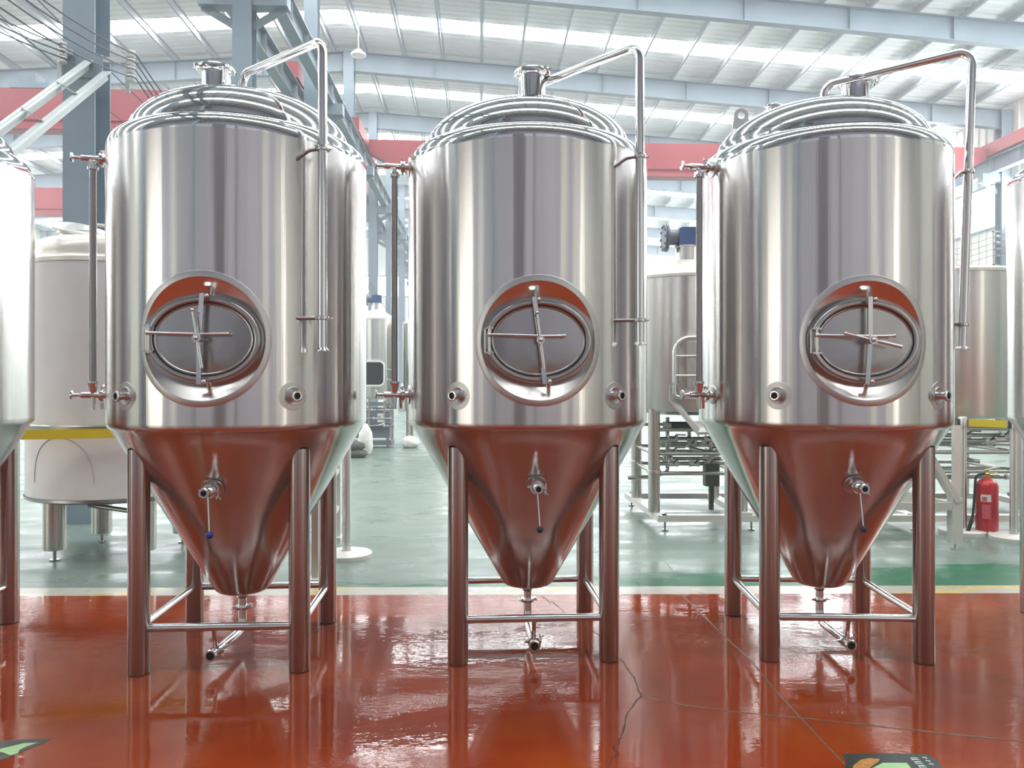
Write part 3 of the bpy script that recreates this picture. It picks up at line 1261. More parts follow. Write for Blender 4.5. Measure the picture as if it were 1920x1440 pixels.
        fe.lathe([(0.021, 0.0), (0.021, 0.040), (0.030, 0.046), (0.031, 0.052), (0.030, 0.056), (0.024, 0.058), (0.018, 0.057), (0.018, 0.02)], 28, M)
        fr = fe.build('port_ferrule', 'steel_pipe', T)
        bo = MB()
        bo.lathe([(0.0, 0.045), (0.0185, 0.045)], 24, M)
        bo.lathe([(0.0185, 0.045), (0.0185, 0.0565)], 24, M)
        bo.build('port_bore', 'dark_bore', fr)

    # --- level gauge: two valves and the sight tube
    rg = RT + 0.088
    tube_p = None
    for zz, low in ((2.925, False), (1.535, True)):
        M = radial(gauge, zz, RT)
        m = MB()
        m.lathe([(0.060, -0.004), (0.058, 0.004), (0.046, 0.007), (0.022, 0.007), (0.020, 0.012), (0.020, 0.03), (0.030, 0.034), (0.030, 0.045), (0.017, 0.05)], 24, M)
        m.build('gauge_flange', 'steel_satin', T)
        m = MB()
        out = M.to_3x3() @ Vector((0, 0, 1))
        org = M.translation
        clamp_mb(m, org + out * 0.040, out, 0.036, 0.022, (0, 0, 1 if not low else 1))
        m.build('gauge_clamp', 'steel_pipe', T)
        m = MB()
        m.lathe([(0.014, 0.045), (0.018, 0.055), (0.018, 0.150), (0.012, 0.152), (0.010, 0.155), (0.010, 0.190), (0.012, 0.192), (0.026, 0.196), (0.028, 0.200), (0.026, 0.205), (0.004, 0.206)], 20, M)
        if low:
            m.cyl(org + out * 0.088 - Vector((0, 0, 0.01)), org + out * 0.088 - Vector((0, 0, 0.055)), 0.015, 14)
            m.cyl(org + out * 0.088 - Vector((0, 0, 0.05)), org + out * 0.088 - Vector((0, 0, 0.088)), 0.011, 14)
            m.cyl(org + out * 0.088 + Vector((0, 0, 0.01)), org + out * 0.088 + Vector((0, 0, 0.07)), 0.016, 18, 0.031)
            m.cyl(org + out * 0.088 + Vector((0, 0, 0.07)), org + out * 0.088 + Vector((0, 0, 0.080)), 0.031, 18)
            # small lever
            side = Vector((0, 0, 1)).cross(out)
            m.bar(org + out * 0.05 - side * 0.02 - Vector((0, 0, 0.015)), org + out * 0.045 - side * 0.03 - Vector((0, 0, 0.085)), 0.016, 0.010)
        else:
            m.cyl(org + out * 0.088 - Vector((0, 0, 0.012)), org + out * 0.088 - Vector((0, 0, 0.035)), 0.014, 14)
            m.cyl(org + out * 0.088 - Vector((0, 0, 0.035)), org + out * 0.088 - Vector((0, 0, 0.048)), 0.029, 6)
            m.cyl(org + out * 0.088 - Vector((0, 0, 0.050)), org + out * 0.088 - Vector((0, 0, 0.066)), 0.031, 18)
        m.build('gauge_valve', 'steel_pipe', T)
    a = R_(gauge)
    ox, oy = math.sin(a) * rg, -math.cos(a) * rg
    m = MB()
    m.cyl((ox, oy, 1.60), (ox, oy, 2.865), 0.0195, 18)
    m.build('sight_tube', 'steel_dark', T)

    # --- cleaning pipe from the dome down the side
    a = R_(cip)
    rc = 0.85
    top = Vector((math.sin(a) * rc, -math.cos(a) * rc, cip_top))
    bot = Vector((math.sin(a) * rc - cip_lean, -math.cos(a) * rc, cip_bot))
    st = Vector((start[0], start[1], 3.30))
    m = MB()
    m.tube(fillet([st, (st.x, st.y, 3.475), top, bot], 0.075, 8), 0.0245, 16)
    m.lathe([(0.0245, 0), (0.034, -0.010), (0.036, -0.012), (0.036, -0.019), (0.020, -0.019)], 24, Matrix.Translation(bot), False, True)
    m.build('cleaning_pipe', 'steel_pipe', T)
    m = MB()
    m.lathe([(0.060, 3.335), (0.058, 3.352), (0.042, 3.360), (0.040, 3.372), (0.026, 3.374)], 24, Matrix.Translation((st.x, st.y, -0.003)))
    m.build('pipe_collar', 'steel_pipe', T)
    for zz, droop in ((2.87, 0.06), (1.955, 0.0)):
        a2 = R_(cip - 7)
        u = (top.z - zz) / (top.z - bot.z)
        pc = Vector((top.x + (bot.x - top.x) * u, top.y, zz))
        s0 = Vector((math.sin(a2) * (RT - 0.01), -math.cos(a2) * (RT - 0.01), zz - droop))
        m = MB()
        mid = s0.lerp(pc, 0.5) + Vector((0, 0, droop * 0.35))
        m.tube(fillet([s0, mid, pc], 0.05, 4), 0.010, 10)
        m.build('pipe_bracket', 'steel_dark', T)
        m = MB()
        clamp_mb(m, pc, (0, 0, 1), 0.034, 0.022, (math.cos(a), math.sin(a), 0))
        m.build('pipe_clamp', 'steel_pipe', T)

    # --- top nozzle with its clamped cap
    nx, ny = noz
    rr = math.hypot(nx, ny)
    zn = 3.05 + 0.30 * math.sqrt(1 - (rr / 0.64) ** 2) - 0.02
    m = MB()
    m.lathe([(0.092, zn), (0.084, zn + 0.02), (0.082, zn + 0.03), (0.082, 3.485), (0.088, 3.492), (0.104, 3.497), (0.106, 3.503)], 40, Matrix.Translation((nx, ny, 0)))
    m.build('top_nozzle', 'steel_dome', T)
    m = MB()
    m.lathe([(0.106, 3.503), (0.106, 3.512), (0.098, 3.520), (0.04, 3.523), (0.001, 3.524)], 40, Matrix.Translation((nx, ny, 0)))
    m.build('nozzle_cap', 'steel_dome', T)
    m = MB()
    na = R_(noz_nut)
    clamp_mb(m, (nx, ny, 3.507), (0, 0, 1), 0.112, 0.026, (math.sin(na), -math.cos(na), 0))
    m.build('nozzle_clamp', 'steel_pipe', T)

    # --- racking valve on the cone
    zk = 1.028
    rk = cone_r(zk)
    M = radial(0, zk, 0)
    m = MB()
    tilt = M.copy()
    ct_m = Matrix.Translation((0, -(rk + 0.004), zk + 0.005)) @ Matrix.Rotation(R_(90 + 30), 4, 'X')
    m.lathe([(0.062, -0.002), (0.060, 0.003), (0.036, 0.004), (0.034, 0.008), (0.026, 0.008)], 32, ct_m)
    m.build('valve_plate', 'steel_ring', T)
    m = MB()
    m.lathe([(0.025, rk - 0.05), (0.025, rk + 0.055), (0.033, rk + 0.060), (0.033, rk + 0.066), (0.030, rk + 0.068), (0.030, rk + 0.095), (0.026, rk + 0.10), (0.021, rk + 0.105), (0.021, rk + 0.135),
             (0.028, rk + 0.138), (0.028, rk + 0.152), (0.025, rk + 0.155), (0.0155, rk + 0.155), (0.0155, rk + 0.12)], 24, M)
    vb = m.build('racking_valve', 'steel_pipe', T)
    m = MB()
    m.lathe([(0.0, rk + 0.142), (0.0158, rk + 0.142)], 20, M)
    m.lathe([(0.0158, rk + 0.142), (0.0158, rk + 0.1545)], 20, M)
    m.build('valve_bore', 'dark_bore', vb)
    m = MB()
    clamp_mb(m, (0, -(rk + 0.064), zk), (0, 1, 0), 0.041, 0.022, (1, 0, -0.1))
    m.build('valve_clamp', 'steel_pipe', T)
    m = MB()
    m.cyl((0, -(rk + 0.083), zk - 0.02), (0.012, -(rk + 0.10), zk - 0.215), 0.0045, 10)
    lv = m.build('valve_lever', 'steel_pipe', vb)
    m = MB()
    m.ball((0.013, -(rk + 0.101), zk - 0.228), 0.0195, 18, 12)
    kb = m.build('lever_knob', knob, vb)
    kb['label'] = {'blue_plastic': 'bright blue ball knob', 'black_plastic': 'black ball knob', 'navy_plastic': 'dark navy ball knob'}[knob]

    # --- outlet at the cone's tip
    da_ = R_(drain)
    dx, dy = math.sin(da_), -math.cos(da_)
    m = MB()
    m.tube(fillet([(0, 0, 0.33), (0, 0, 0.098), (dx * 0.40, dy * 0.40, 0.098)], 0.075, 10), 0.0245, 16)
    m.lathe([(0.034, 0.30), (0.026, 0.292)], 20)
    m.build('outlet_pipe', 'steel_pipe', T)
    m = MB()
    clamp_mb(m, (0, 0, 0.236), (0, 0, 1), 0.043, 0.022, (1, 0.3, 0))
    m.build('outlet_clamp', 'steel_pipe', T)
    m = MB()
    clamp_mb(m, (dx * 0.39, dy * 0.39, 0.098), (dx, dy, 0), 0.034, 0.022, (-dy, dx, 0))
    m.build('outlet_clamp', 'steel_pipe', T)
    M = Matrix.Translation((dx * 0.40, dy * 0.40, 0.098)) @ frame_to((dx, dy, 0)).to_4x4()
    m = MB()
    m.lathe([(0.0245, -0.01), (0.0245, 0.055), (0.032, 0.062), (0.033, 0.070), (0.030, 0.073), (0.0225, 0.073), (0.0225, 0.03)], 24, M)
    fr = m.build('outlet_ferrule', 'steel_pipe', T)
    m = MB()
    m.lathe([(0.0, 0.056), (0.023, 0.056)], 20, M)
    m.lathe([(0.0228, 0.056), (0.0228, 0.0725)], 20, M)
    m.build('outlet_bore', 'dark_bore', fr)
    m = MB()
    kx = dx * 0.4
    m.cyl((kx * 0.95, -0.4375, 0.235), (kx * 0.95 + 0.002, -0.40, 0.105), 0.012, 10)
    m.build('outlet_prop', 'steel_pipe', T)

    # --- legs and rails
    S = 0.4375

    def f_leg(p):
        m = MB()
        m.lathe([(0.001, 0.004), (0.056, 0.004), (0.0585, 0.010), (0.0585, 1.24)], 32)
        return m.build('leg', 'steel_leg', p)

    def f_pad(p):
        m = MB()
        m.lathe([(0.001, 0.0), (0.054, 0.0), (0.054, 0.0045)], 32)
        return m.build('foot_pad', 'black_rubber', p)
    for sx, sy in ((-1, -1), (1, -1), (-1, 1), (1, 1)):
        lg = share('leg', f_leg)
        lg.location = (sx * S, sy * S, 0)
        if 'foot_pad' not in SHELL_ME:
            pd = f_pad(lg)
            SHELL_ME['foot_pad'] = pd.data
        else:
            pd = mesh_obj('foot_pad', SHELL_ME['foot_pad'], lg)
    for k in range(4):
        def f_rail(p):
            m = MB()
            m.cyl((-S + 0.05, 0, 0), (S - 0.05, 0, 0), 0.0225, 20, cap=False)
            return m.build('rail', 'steel_pipe', p)
        rl = share('rail', f_rail)
        rl.location = [(0, -S, 0.25), (S, 0, 0.25), (0, S, 0.25), (-S, 0, 0.25)][k]
        rl.rotation_euler = (0, 0, PI / 2 * k)

    # --- extras on the dome
    if lug:
        lx, ly, ld = lug
        zl = 3.05 + 0.30 * math.sqrt(max(0, 1 - (math.hypot(lx, ly) / 0.64) ** 2)) - 0.01
        m = MB()
        prof = [(-0.055, 0), (0.055, 0)] + [(0.045 * math.cos(t), 0.085 + 0.045 * math.sin(t)) for t in [PI * k / 12 for k in range(13)]]
        hole = [(0.020 * math.cos(t), 0.085 + 0.020 * math.sin(t)) for t in [2 * PI * k / 15 for k in range(15)]]
        # plate as a strip between the outline and the eye
        out_pts = []
        for k in range(30):
            t = 2 * PI * k / 30
            d2 = Vector((math.cos(t), math.sin(t)))
            if math.sin(t) > -0.15:
                o2 = d2 * 0.045 + Vector((0, 0.085))
            else:
                s_ = 0.085 / -math.sin(t)
                xx = max(-0.055, min(0.055, d2.x * s_))
                o2 = Vector((xx, 0.0))
            out_pts.append(o2)
        rs = []
        for y_, pts in ((-0.007, None), (-0.007, out_pts), (0.007, out_pts), (0.007, None), (-0.007, None)):
            ring = []
            for k in range(30):
                t = 2 * PI * k / 30
                p2 = pts[k] if pts else Vector((0.021 * math.cos(t), 0.085 + 0.021 * math.sin(t)))
                ring.append(Vector((lx + p2.x, ly + y_, zl + p2.y)))
            rs.append(ring)
        m.rings(rs)
        m.build('lifting_lug', 'steel_satin', T)
    if relief:
        lx, ly = relief
        zl = 3.05 + 0.30 * math.sqrt(max(0, 1 - (math.hypot(lx, ly) / 0.64) ** 2)) - 0.01
        m = MB()
        m.lathe([(0.034, 0), (0.034, 0.03), (0.046, 0.036), (0.046, 0.048), (0.03, 0.052), (0.001, 0.053)], 24, Matrix.Translation((lx, ly, zl)))
        clamp_mb(m, (lx, ly, zl + 0.042), (0, 0, 1), 0.050, 0.018, (-1, -0.4, 0))
        m.build('dome_fitting', 'steel_pipe', T)
    return T


fermenter('steel fermenter with a bright blue valve knob and its capped nozzle beside the dome pipe', (-1.652, 4.715), 3.4, noz=(-0.150, -0.03), noz_nut=-60,
          start=(0.014, -0.055), cip=44.5, cip_top=3.455, cip_bot=1.795, gauge=-80, bar_tilt=-2, handle=-9, knob='blue_plastic', drain=-5, relief=(0.10, 0.05))
fermenter('middle steel fermenter of the three whole ones, its pipe starting behind the top nozzle', (0.098, 4.872), 3.8, noz=(0.015, -0.14), noz_nut=35,
          start=(0.0, 0.02), cip=42.5, cip_top=3.49, cip_bot=1.835, gauge=-81, bar_tilt=7, handle=-7, knob='black_plastic', drain=0)
fermenter('steel fermenter with a lifting lug on its dome and a near-level manway handle', (1.953, 4.885), -2.6, noz=(0.215, -0.02), noz_nut=80,
          start=(0.01, -0.05), cip=73, cip_lean=0.06, cip_top=3.60, cip_bot=1.825, gauge=-74, bar_tilt=-2, handle=-76, knob='navy_plastic', drain=2, lug=(-0.487, 0.02, 0), relief=(-0.30, -0.05))
fermenter('steel fermenter cut by the picture edge beside the white wrapped tank', (-3.805, 4.72), 1.0, noz=(0.1, -0.05), cip=-60, gauge=-85, handle=10, knob='black_plastic')
fermenter('steel fermenter cut by the picture edge beside the red fire extinguisher', (4.075, 4.965), 1.0, noz=(0.1, -0.05), cip=60, gauge=-20, handle=10, knob='black_plastic', port_l=-50)


# ------------------------------------------------------------------ the white wrapped tank
def white_tank():
    t = thing('storage_tank', 'big tank wrapped in white film on short legs, cream dome with a raised lid', 'storage tank', CF(-3.75, 7.38), -R_(YAW))
    R = 0.79
    m = MB()
    m.lathe([(R, 1.245), (R, 2.66)], 96)
    m.build('wrapped_shell', 'white_film', t)
    m = MB()
    m.lathe([(R + 0.004, 1.185), (R + 0.012, 1.19), (R + 0.012, 1.235), (R, 1.245)], 96)
    m.build('shell_band', 'steel_dark', t)
    m = MB()
    m.lathe([(R - 0.004, 1.19), (R - 0.004, 0.60), (R - 0.02, 0.585)], 96)
    m.build('wrapped_skirt', 'white_film', t)
    m = MB()
    m.lathe([(R + 0.004, 0.598), (R + 0.006, 0.575), (R - 0.02, 0.560), (0.3, 0.50), (0.001, 0.49)], 96)
    m.build('tank_bottom', 'steel_dark', t)
    m = MB()
    m.lathe([(R, 2.66), (R + 0.006, 2.665), (R + 0.006, 2.70), (R - 0.01, 2.715), (R - 0.02, 2.715), (R - 0.03, 2.735)] +
            [(0.64 + 0.12 * math.cos(a), 2.74 + 0.17 * math.sin(a)) for a in [PI / 2 * k / 10 for k in range(1, 11)]] + [(0.45, 2.945), (0.25, 2.97), (0.001, 2.98)], 96)
    m.build('dome', 'cream_steel', t)
    # opened round lid leaning on its hinge
    lid = MB()
    M = Matrix.Translation((-0.36, -0.10, 3.06)) @ Matrix.Rotation(R_(14), 4, 'Y') @ Matrix.Rotation(R_(14), 4, 'X')
    lid.lathe([(0.001, -0.025), (0.20, -0.018), (0.235, -0.006), (0.25, -0.004), (0.25, 0.014), (0.22, 0.022), (0.12, 0.045), (0.001, 0.055)], 48, M)
    lid.build('lid', 'steel_satin', t)
    n = MB()
    n.lathe([(0.21, 2.90), (0.21, 3.0), (0.225, 3.01), (0.225, 3.03), (0.19, 3.03)], 40, Matrix.Translation((-0.33, -0.05, 0)))
    n.tube(fillet([(-0.02, -0.05, 2.95), (-0.03, -0.05, 3.10), (-0.20, -0.08, 3.11)], 0.05), 0.016, 10)
    n.build('lid_neck', 'cream_steel', t)
    # the arch left by a seam in the film
    a = MB()
    pts = []
    for k in range(25):
        th = PI * k / 24
        u = 0.30 * math.cos(th)
        zz = 0.74 + 0.40 * math.sin(th) ** 0.8
        ang = u / R - 0.18
        pts.append(Vector((math.sin(ang) * (R - 0.003), -math.cos(ang) * (R - 0.003), zz)))
    a.tube(pts, 0.0045, 6)
    a.build('film_seam', 'film_seam', t)
    for sx, sy in ((-0.40, -0.40), (0.42, -0.40), (-0.40, 0.40), (0.42, 0.40)):
        l = MB()
        l.cyl((sx, sy, 0.10), (sx, sy, 0.58), 0.095, 24)
        lo = l.build('leg', 'steel_vessel_leg', t)
        f = MB()
        f.cyl((sx, sy, 0.008), (sx, sy, 0.10), 0.015, 12)
        f.cyl((sx, sy, 0.0), (sx, sy, 0.010), 0.045, 16)
        f.build('levelling_foot', 'steel_dark', lo)
    f = MB()
    f.cyl((-0.2, -0.2, 0.47), (0.45, -0.30, 0.40), 0.022, 12)
    f.build('outlet_pipe', 'steel_dark', t)


white_tank()


# ------------------------------------------------------------------ barrier posts and belts
def post(label, pos, top=1.22, rbase=0.235):
    t = thing('barrier_post', label, 'barrier post', CF(*pos), 0, 'steel barrier posts on round white bases')
    m = MB()
    m.lathe([(0.001, 0.0), (rbase, 0.0), (rbase, 0.035), (rbase - 0.012, 0.045), (0.06, 0.055), (0.045, 0.06)], 48)
    m.build('post_base', 'white_base', t)
    m = MB()
    m.lathe([(0.040, 0.05), (0.040, top - 0.10)], 28)
    m.build('post_tube', 'steel_vessel', t)
    m = MB()
    m.lathe([(0.042, top - 0.10), (0.044, top - 0.095), (0.044, top + 0.02), (0.038, top + 0.03), (0.001, top + 0.032)], 28)
    m.build('post_head', 'steel_vessel', t)
    m = MB()
    m.box((0.0, 0.036, top - 0.04), (0.04, 0.024, 0.085))
    m.box((0.036, 0.0, top - 0.04), (0.024, 0.04, 0.085))
    m.box((-0.036, 0.0, top - 0.04), (0.024, 0.04, 0.085))
    m.build('belt_slot', 'black_plastic', t, smooth=False)
    return t


def belt(label, a, b):
    m = MB()
    m.bar(CF(*a), CF(*b), 0.002, 0.078)
    o = m.build('barrier_belt', 'yellow_belt', smooth=False)
    tag(o, label, 'belt', 'yellow barrier belts')


post('barrier post with round white base standing behind the fermenter with the blue knob', (-1.535, 7.13))
post('barrier post with round white base beside the slanting stair', (4.84, 8.26))
post('barrier post with round white base close against the red fire extinguisher', (5.17, 7.92), rbase=0.232)
post('barrier post hidden beyond the fermenter at the picture edge', (-5.3, 5.95))
belt('long yellow belt across the front of the white wrapped tank', (-5.25, 5.96, 1.18), (-1.58, 7.10, 1.18))
belt('short yellow belt above the red fire extinguisher', (4.89, 8.23, 1.185), (5.12, 7.96, 1.185))


# ------------------------------------------------------------------ fire extinguisher
def extinguisher():
    t = thing('fire_extinguisher', 'red fire extinguisher with black hose standing by a barrier post', 'fire extinguisher', CF(5.05, 8.18, 0.05), -R_(YAW))
    r = 0.108
    m = MB()
    m.lathe([(0.001, 0.0), (r - 0.006, 0.0), (r, 0.01), (r, 0.47), (r - 0.012, 0.505), (r - 0.04, 0.53), (0.035, 0.545), (0.03, 0.565)], 40)
    m.build('cylinder_body', 'red_extinguisher', t)
    m = MB()
    m.lathe([(0.028, 0.555), (0.032, 0.56), (0.032, 0.60), (0.020, 0.61), (0.020, 0.635), (0.001, 0.64)], 20)
    m.cyl((0.02, -0.01, 0.585), (0.06, -0.03, 0.585), 0.016, 12)
    m.build('valve_head', 'brass', t)
    m = MB()
    m.bar((-0.02, 0, 0.635), (0.10, -0.02, 0.665), 0.022, 0.012)
    m.bar((-0.01, 0, 0.612), (0.10, -0.02, 0.610), 0.022, 0.010)
    m.build('squeeze_grip', 'cream_steel', t)
    m = MB()
    m.tube(fillet([(-0.02, 0, 0.60), (-0.13, -0.02, 0.58), (-0.15, -0.03, 0.35), (-0.17, -0.04, 0.18), (-0.20, -0.05, 0.08)], 0.06, 5), 0.013, 10)
    m.cyl((-0.19, -0.048, 0.11), (-0.235, -0.06, 0.0), 0.020, 12)
    m.build('hose', 'black_rubber', t)
    lab = MB()
    pts = []
    for z0, z1, a0, a1, mt in ((0.31, 0.385, -62, -10, 0), (0.315, 0.36, -55, -30, 1), (0.13, 0.28, -55, -12, 1)):
        lab.cur = mt
        rr = r + 0.001 + 0.0008 * mt
        seg = 8
        for k in range(seg):
            b0, b1 = R_(a0 + (a1 - a0) * k / seg), R_(a0 + (a1 - a0) * (k + 1) / seg)
            lab.add([(math.sin(b0) * rr, -math.cos(b0) * rr, z0), (math.sin(b1) * rr, -math.cos(b1) * rr, z0), (math.sin(b1) * rr, -math.cos(b1) * rr, z1), (math.sin(b0) * rr, -math.cos(b0) * rr, z1)], [(0, 1, 2, 3)])
    lab.build('body_label', ['paper_white', 'label_pink'], t)


extinguisher()


# ------------------------------------------------------------------ brewhouse vessels
def motor(t, c, s=1.0, flywheel=True):
    x, y, z = c
    m = MB()
    m.box((x, y, z), (0.26 * s, 0.24 * s, 0.20 * s))
    for k in range(5):
        m.box((x + (-0.03 + 0.04 * k) * s, y - 0.122 * s, z + 0.05 * s), (0.008 * s, 0.012 * s, 0.09 * s))
    m.box((x, y, z + 0.105 * s), (0.20 * s, 0.20 * s, 0.02 * s))
    m.build('motor', 'blue_motor', t, smooth=False)
    if flywheel:
        m = MB()
        m.cyl((x - 0.13 * s, y, z), (x - 0.26 * s, y, z), 0.085 * s, 24)
        m.cyl((x - 0.25 * s, y, z), (x - 0.275 * s, y, z), 0.165 * s, 32)
        m.cyl((x - 0.28 * s, y, z), (x - 0.30 * s, y, z), 0.16 * s, 32)
        for k in range(10):
            a = 2 * PI * k / 10
            m.cyl((x - 0.245 * s, y + 0.14 * s * math.cos(a), z + 0.14 * s * math.sin(a)), (x - 0.315 * s, y + 0.14 * s * math.cos(a), z + 0.14 * s * math.sin(a)), 0.014 * s, 6)
        m.build('drive_flange', 'grey_motor', t)


def vessel(label, pos, R, z0, z1, zcone, legs=None, zleg=0.17, name='brew_vessel', mot=True, window_box=False, grain=False, rleg=0.066, group=None, mid_bar=True):
    t = thing(name, label, 'brewing vessel', CF(*pos), -R_(YAW), group)
    m = MB()
    m.lathe([(R - 0.05, z0), (R - 0.01, z0 + 0.005), (R, z0 + 0.03), (R, z1)], 96)
    m.build('shell', 'steel_vessel', t)
    m = MB()
    m.lathe([(R - 0.05, z0), (0.3, z0 - 0.05), (0.001, z0 - 0.06)], 64)
    m.build('vessel_bottom', 'steel_satin', t)
    m = MB()
    m.lathe([(R, z1), (R + 0.012, z1 + 0.004), (R + 0.012, z1 + 0.035), (R - 0.01, z1 + 0.045), (R - 0.03, z1 + 0.06), (0.16, zcone), (0.16, zcone + 0.002)], 96)
    m.build('cone_lid', 'cream_steel', t)
    m = MB()
    m.lathe([(0.125, zcone - 0.02), (0.125, zcone + 0.16), (0.14, zcone + 0.165), (0.14, zcone + 0.18), (0.001, zcone + 0.18)], 40)
    m.build('lid_neck', 'steel_vessel', t)
    if mot:
        motor(t, (0.03, 0, zcone + 0.28))
    if legs:
        for (lx, ly) in legs:
            l = MB()
            l.lathe([(0.001, zleg), (rleg, zleg), (rleg, z0 + 0.03)], 28, Matrix.Translation((lx, ly, 0)))
            lo = l.build('leg', 'steel_vessel_leg', t)
            c = MB()
            c.lathe([(rleg + 0.002, 0.60), (rleg + 0.015, 0.605), (rleg + 0.015, 0.635), (rleg + 0.002, 0.64)], 28, Matrix.Translation((lx, ly, 0)))
            c.build('pipe_clamp', 'steel_pipe', lo)
        lf = [legs[0], legs[1], legs[3], legs[2]]
        for zz in ((0.60, 0.82, 1.09) if mid_bar else (0.82,)):
            for a, b in zip(lf, lf[1:] + lf[:1]):
                if zz > 1.0 and a[1] != b[1]:
                    continue
                q = MB()
                q.cyl((a[0], a[1], zz), (b[0], b[1], zz), 0.022, 14)
                q.build('leg_rail', 'steel_aged', t)
    return t


LEG_A = [(-0.485, -0.56), (0.495, -0.56), (-0.50, 0.56), (0.48, 0.56)]
va = vessel('brewing vessel with a blue motor, seen in the gap between the last two fermenters', (2.075, 9.17), 0.80, 1.29, 2.78, 3.06, LEG_A)
# grain-out door with its tube guard and chute, on the near side
gd = thing('grain_door', 'steel grain-out door with a tube guard and a pale chute on the brewing vessel', 'hatch', CF(2.0, 9.17), -R_(YAW))
yf = -0.86
m = MB()
m.box((0.09, yf + 0.03, 1.80), (0.40, 0.06, 0.50))
m.build('door_panel', 'steel_door', gd, smooth=False)
m = MB()
m.tube(fillet([(-0.26, yf - 0.06, 1.55), (-0.26, yf - 0.06, 2.10), (0.42, yf - 0.06, 2.10), (0.42, yf - 0.06, 1.46), (-0.26, yf - 0.06, 1.46), (-0.26, yf - 0.06, 1.56)], 0.17, 8), 0.022, 12)
m.build('guard_hoop', 'steel_pipe', gd)
for zz in (1.90, 1.69):
    m = MB()
    m.cyl((-0.26, yf - 0.06, zz), (0.42, yf - 0.06, zz), 0.012, 10)
    m.build('guard_rail', 'steel_pipe', gd)
m = MB()
m.box((-0.26, yf - 0.06, 1.60), (0.05, 0.05, 0.04))
m.cyl((-0.33, yf - 0.07, 1.60), (-0.20, yf - 0.07, 1.60), 0.008, 8)
m.build('guard_latch', 'steel_pipe', gd)
m = MB()
m.add([(-0.30, yf - 0.02, 1.58), (-0.27, yf - 0.02, 1.60), (-0.22, yf - 0.02, 1.42), (0.0, yf - 0.10, 1.13), (0.0, yf - 0.10, 1.03), (-0.30, yf - 0.02, 1.42),
       (-0.30, yf - 0.0, 1.58), (-0.27, yf - 0.0, 1.60), (-0.22, yf - 0.0, 1.42), (0.0, yf - 0.08, 1.13), (0.0, yf - 0.08, 1.03), (-0.30, yf - 0.0, 1.42)],
      [(0, 1, 2, 3, 4, 5), (11, 10, 9, 8, 7, 6)] + [(i, (i + 1) % 6, 6 + (i + 1) % 6, 6 + i) for i in range(6)])
m.box((0.22, yf - 0.03, 1.13), (0.46, 0.20, 0.03), Matrix.Rotation(R_(35), 3, 'X'))
m.build('chute', 'white_base', gd, smooth=False)
# skid frame under the vessel, with feet
sk = thing('equipment_skid', 'pale steel skid frame on small feet carrying the brewing vessels and pipes', 'skid', CF(0, 0), -R_(YAW))


def rail_box(m, a, b, w_=0.11, h_=0.07, z=0.135):
    m.bar((a[0], a[1], z), (b[0], b[1], z), w_, h_)


sx0, sx1 = 1.60, 6.3
for a, b in (((sx0 + 0.04, 8.42), (sx1, 8.42)), ((sx0 - 0.06, 10.1), (sx1, 10.1)), ((sx0 + 0.04, 8.36), (sx0 - 0.06, 10.16)), ((2.62, 8.42), (2.60, 10.1)), ((4.4, 8.42), (4.4, 10.1)), ((sx1, 8.36), (sx1, 10.16))):
    m = MB()
    rail_box(m, a, b)
    m.build('skid_beam', 'white_base', sk, smooth=False)
for x, y in ((1.67, 8.40), (1.57, 10.1), (2.62, 8.42), (2.6, 10.05), (4.4, 8.42), (4.4, 10.05), (6.25, 8.42), (6.25, 10.05)):
    m = MB()
    m.cyl((x, y, 0.0), (x, y, 0.015), 0.035, 12)
    m.cyl((x, y, 0.015), (x, y, 0.10), 0.012, 8)
    m.build('levelling_foot', 'steel_dark', sk)

LEG_B = [(-0.55, -0.55), (0.55, -0.55), (-0.55, 0.55), (0.55, 0.55)]
vessel('brewing vessel half hidden by the fermenter with the lifting lug, above the extinguisher', (5.26, 9.35), 0.83, 1.22, 2.86, 3.0, LEG_B, mot=False)


# pipes and valves under the vessels
def manifold(label, x0, x1, y, seed, zs, loc=(0, 0)):
    random.seed(seed)
    t = thing('pipe_manifold', label, 'pipework', CF(*loc), -R_(YAW))
    for i, z in enumerate(zs):
        m = MB()
        yy = y + random.uniform(-0.25, 0.35)
        m.cyl((x0, yy, z), (x1, yy, z), 0.024, 14)
        m.build('header_pipe', 'steel_aged', t)
        n = random.randint(2, 3)
        for k in range(n):
            x = x0 + (x1 - x0) * (k + random.uniform(0.25, 0.75)) / n
            v = MB()
            clamp_mb(v, (x - 0.05, yy, z), (1, 0, 0), 0.036, 0.02, (0, -0.6, 0.8))
            v.cyl((x - 0.045, yy, z), (x + 0.045, yy, z), 0.033, 16)
            clamp_mb(v, (x + 0.05, yy, z), (1, 0, 0), 0.036, 0.02, (0, -0.6, 0.8))
            vo = v.build('butterfly_valve', 'steel_satin', t)
            h = MB()
            h.bar((x, yy - 0.03, z), (x + 0.03, yy - 0.05, z + 0.05), 0.012, 0.012)
            h.bar((x + 0.03, yy - 0.05, z + 0.05), (x + 0.14, yy - 0.07, z + 0.05), 0.022, 0.014)
            h.build('valve_handle', 'black_plastic', vo)
    for k in range(3):
        x = x0 + (x1 - x0) * (k + 0.5) / 3
        za, zb = random.choice(zs), 1.2
        dx = random.uniform(-0.25, 0.3)
        m = MB()
        m.tube(fillet([(x, y, zb), (x, y, za - 0.12), (x + dx, y - 0.15, za - 0.16), (x + dx * 2.2, y - 0.15, za - 0.17)], 0.06, 5), 0.024, 14)
        m.build('bent_pipe', 'steel_aged', t)
    return t


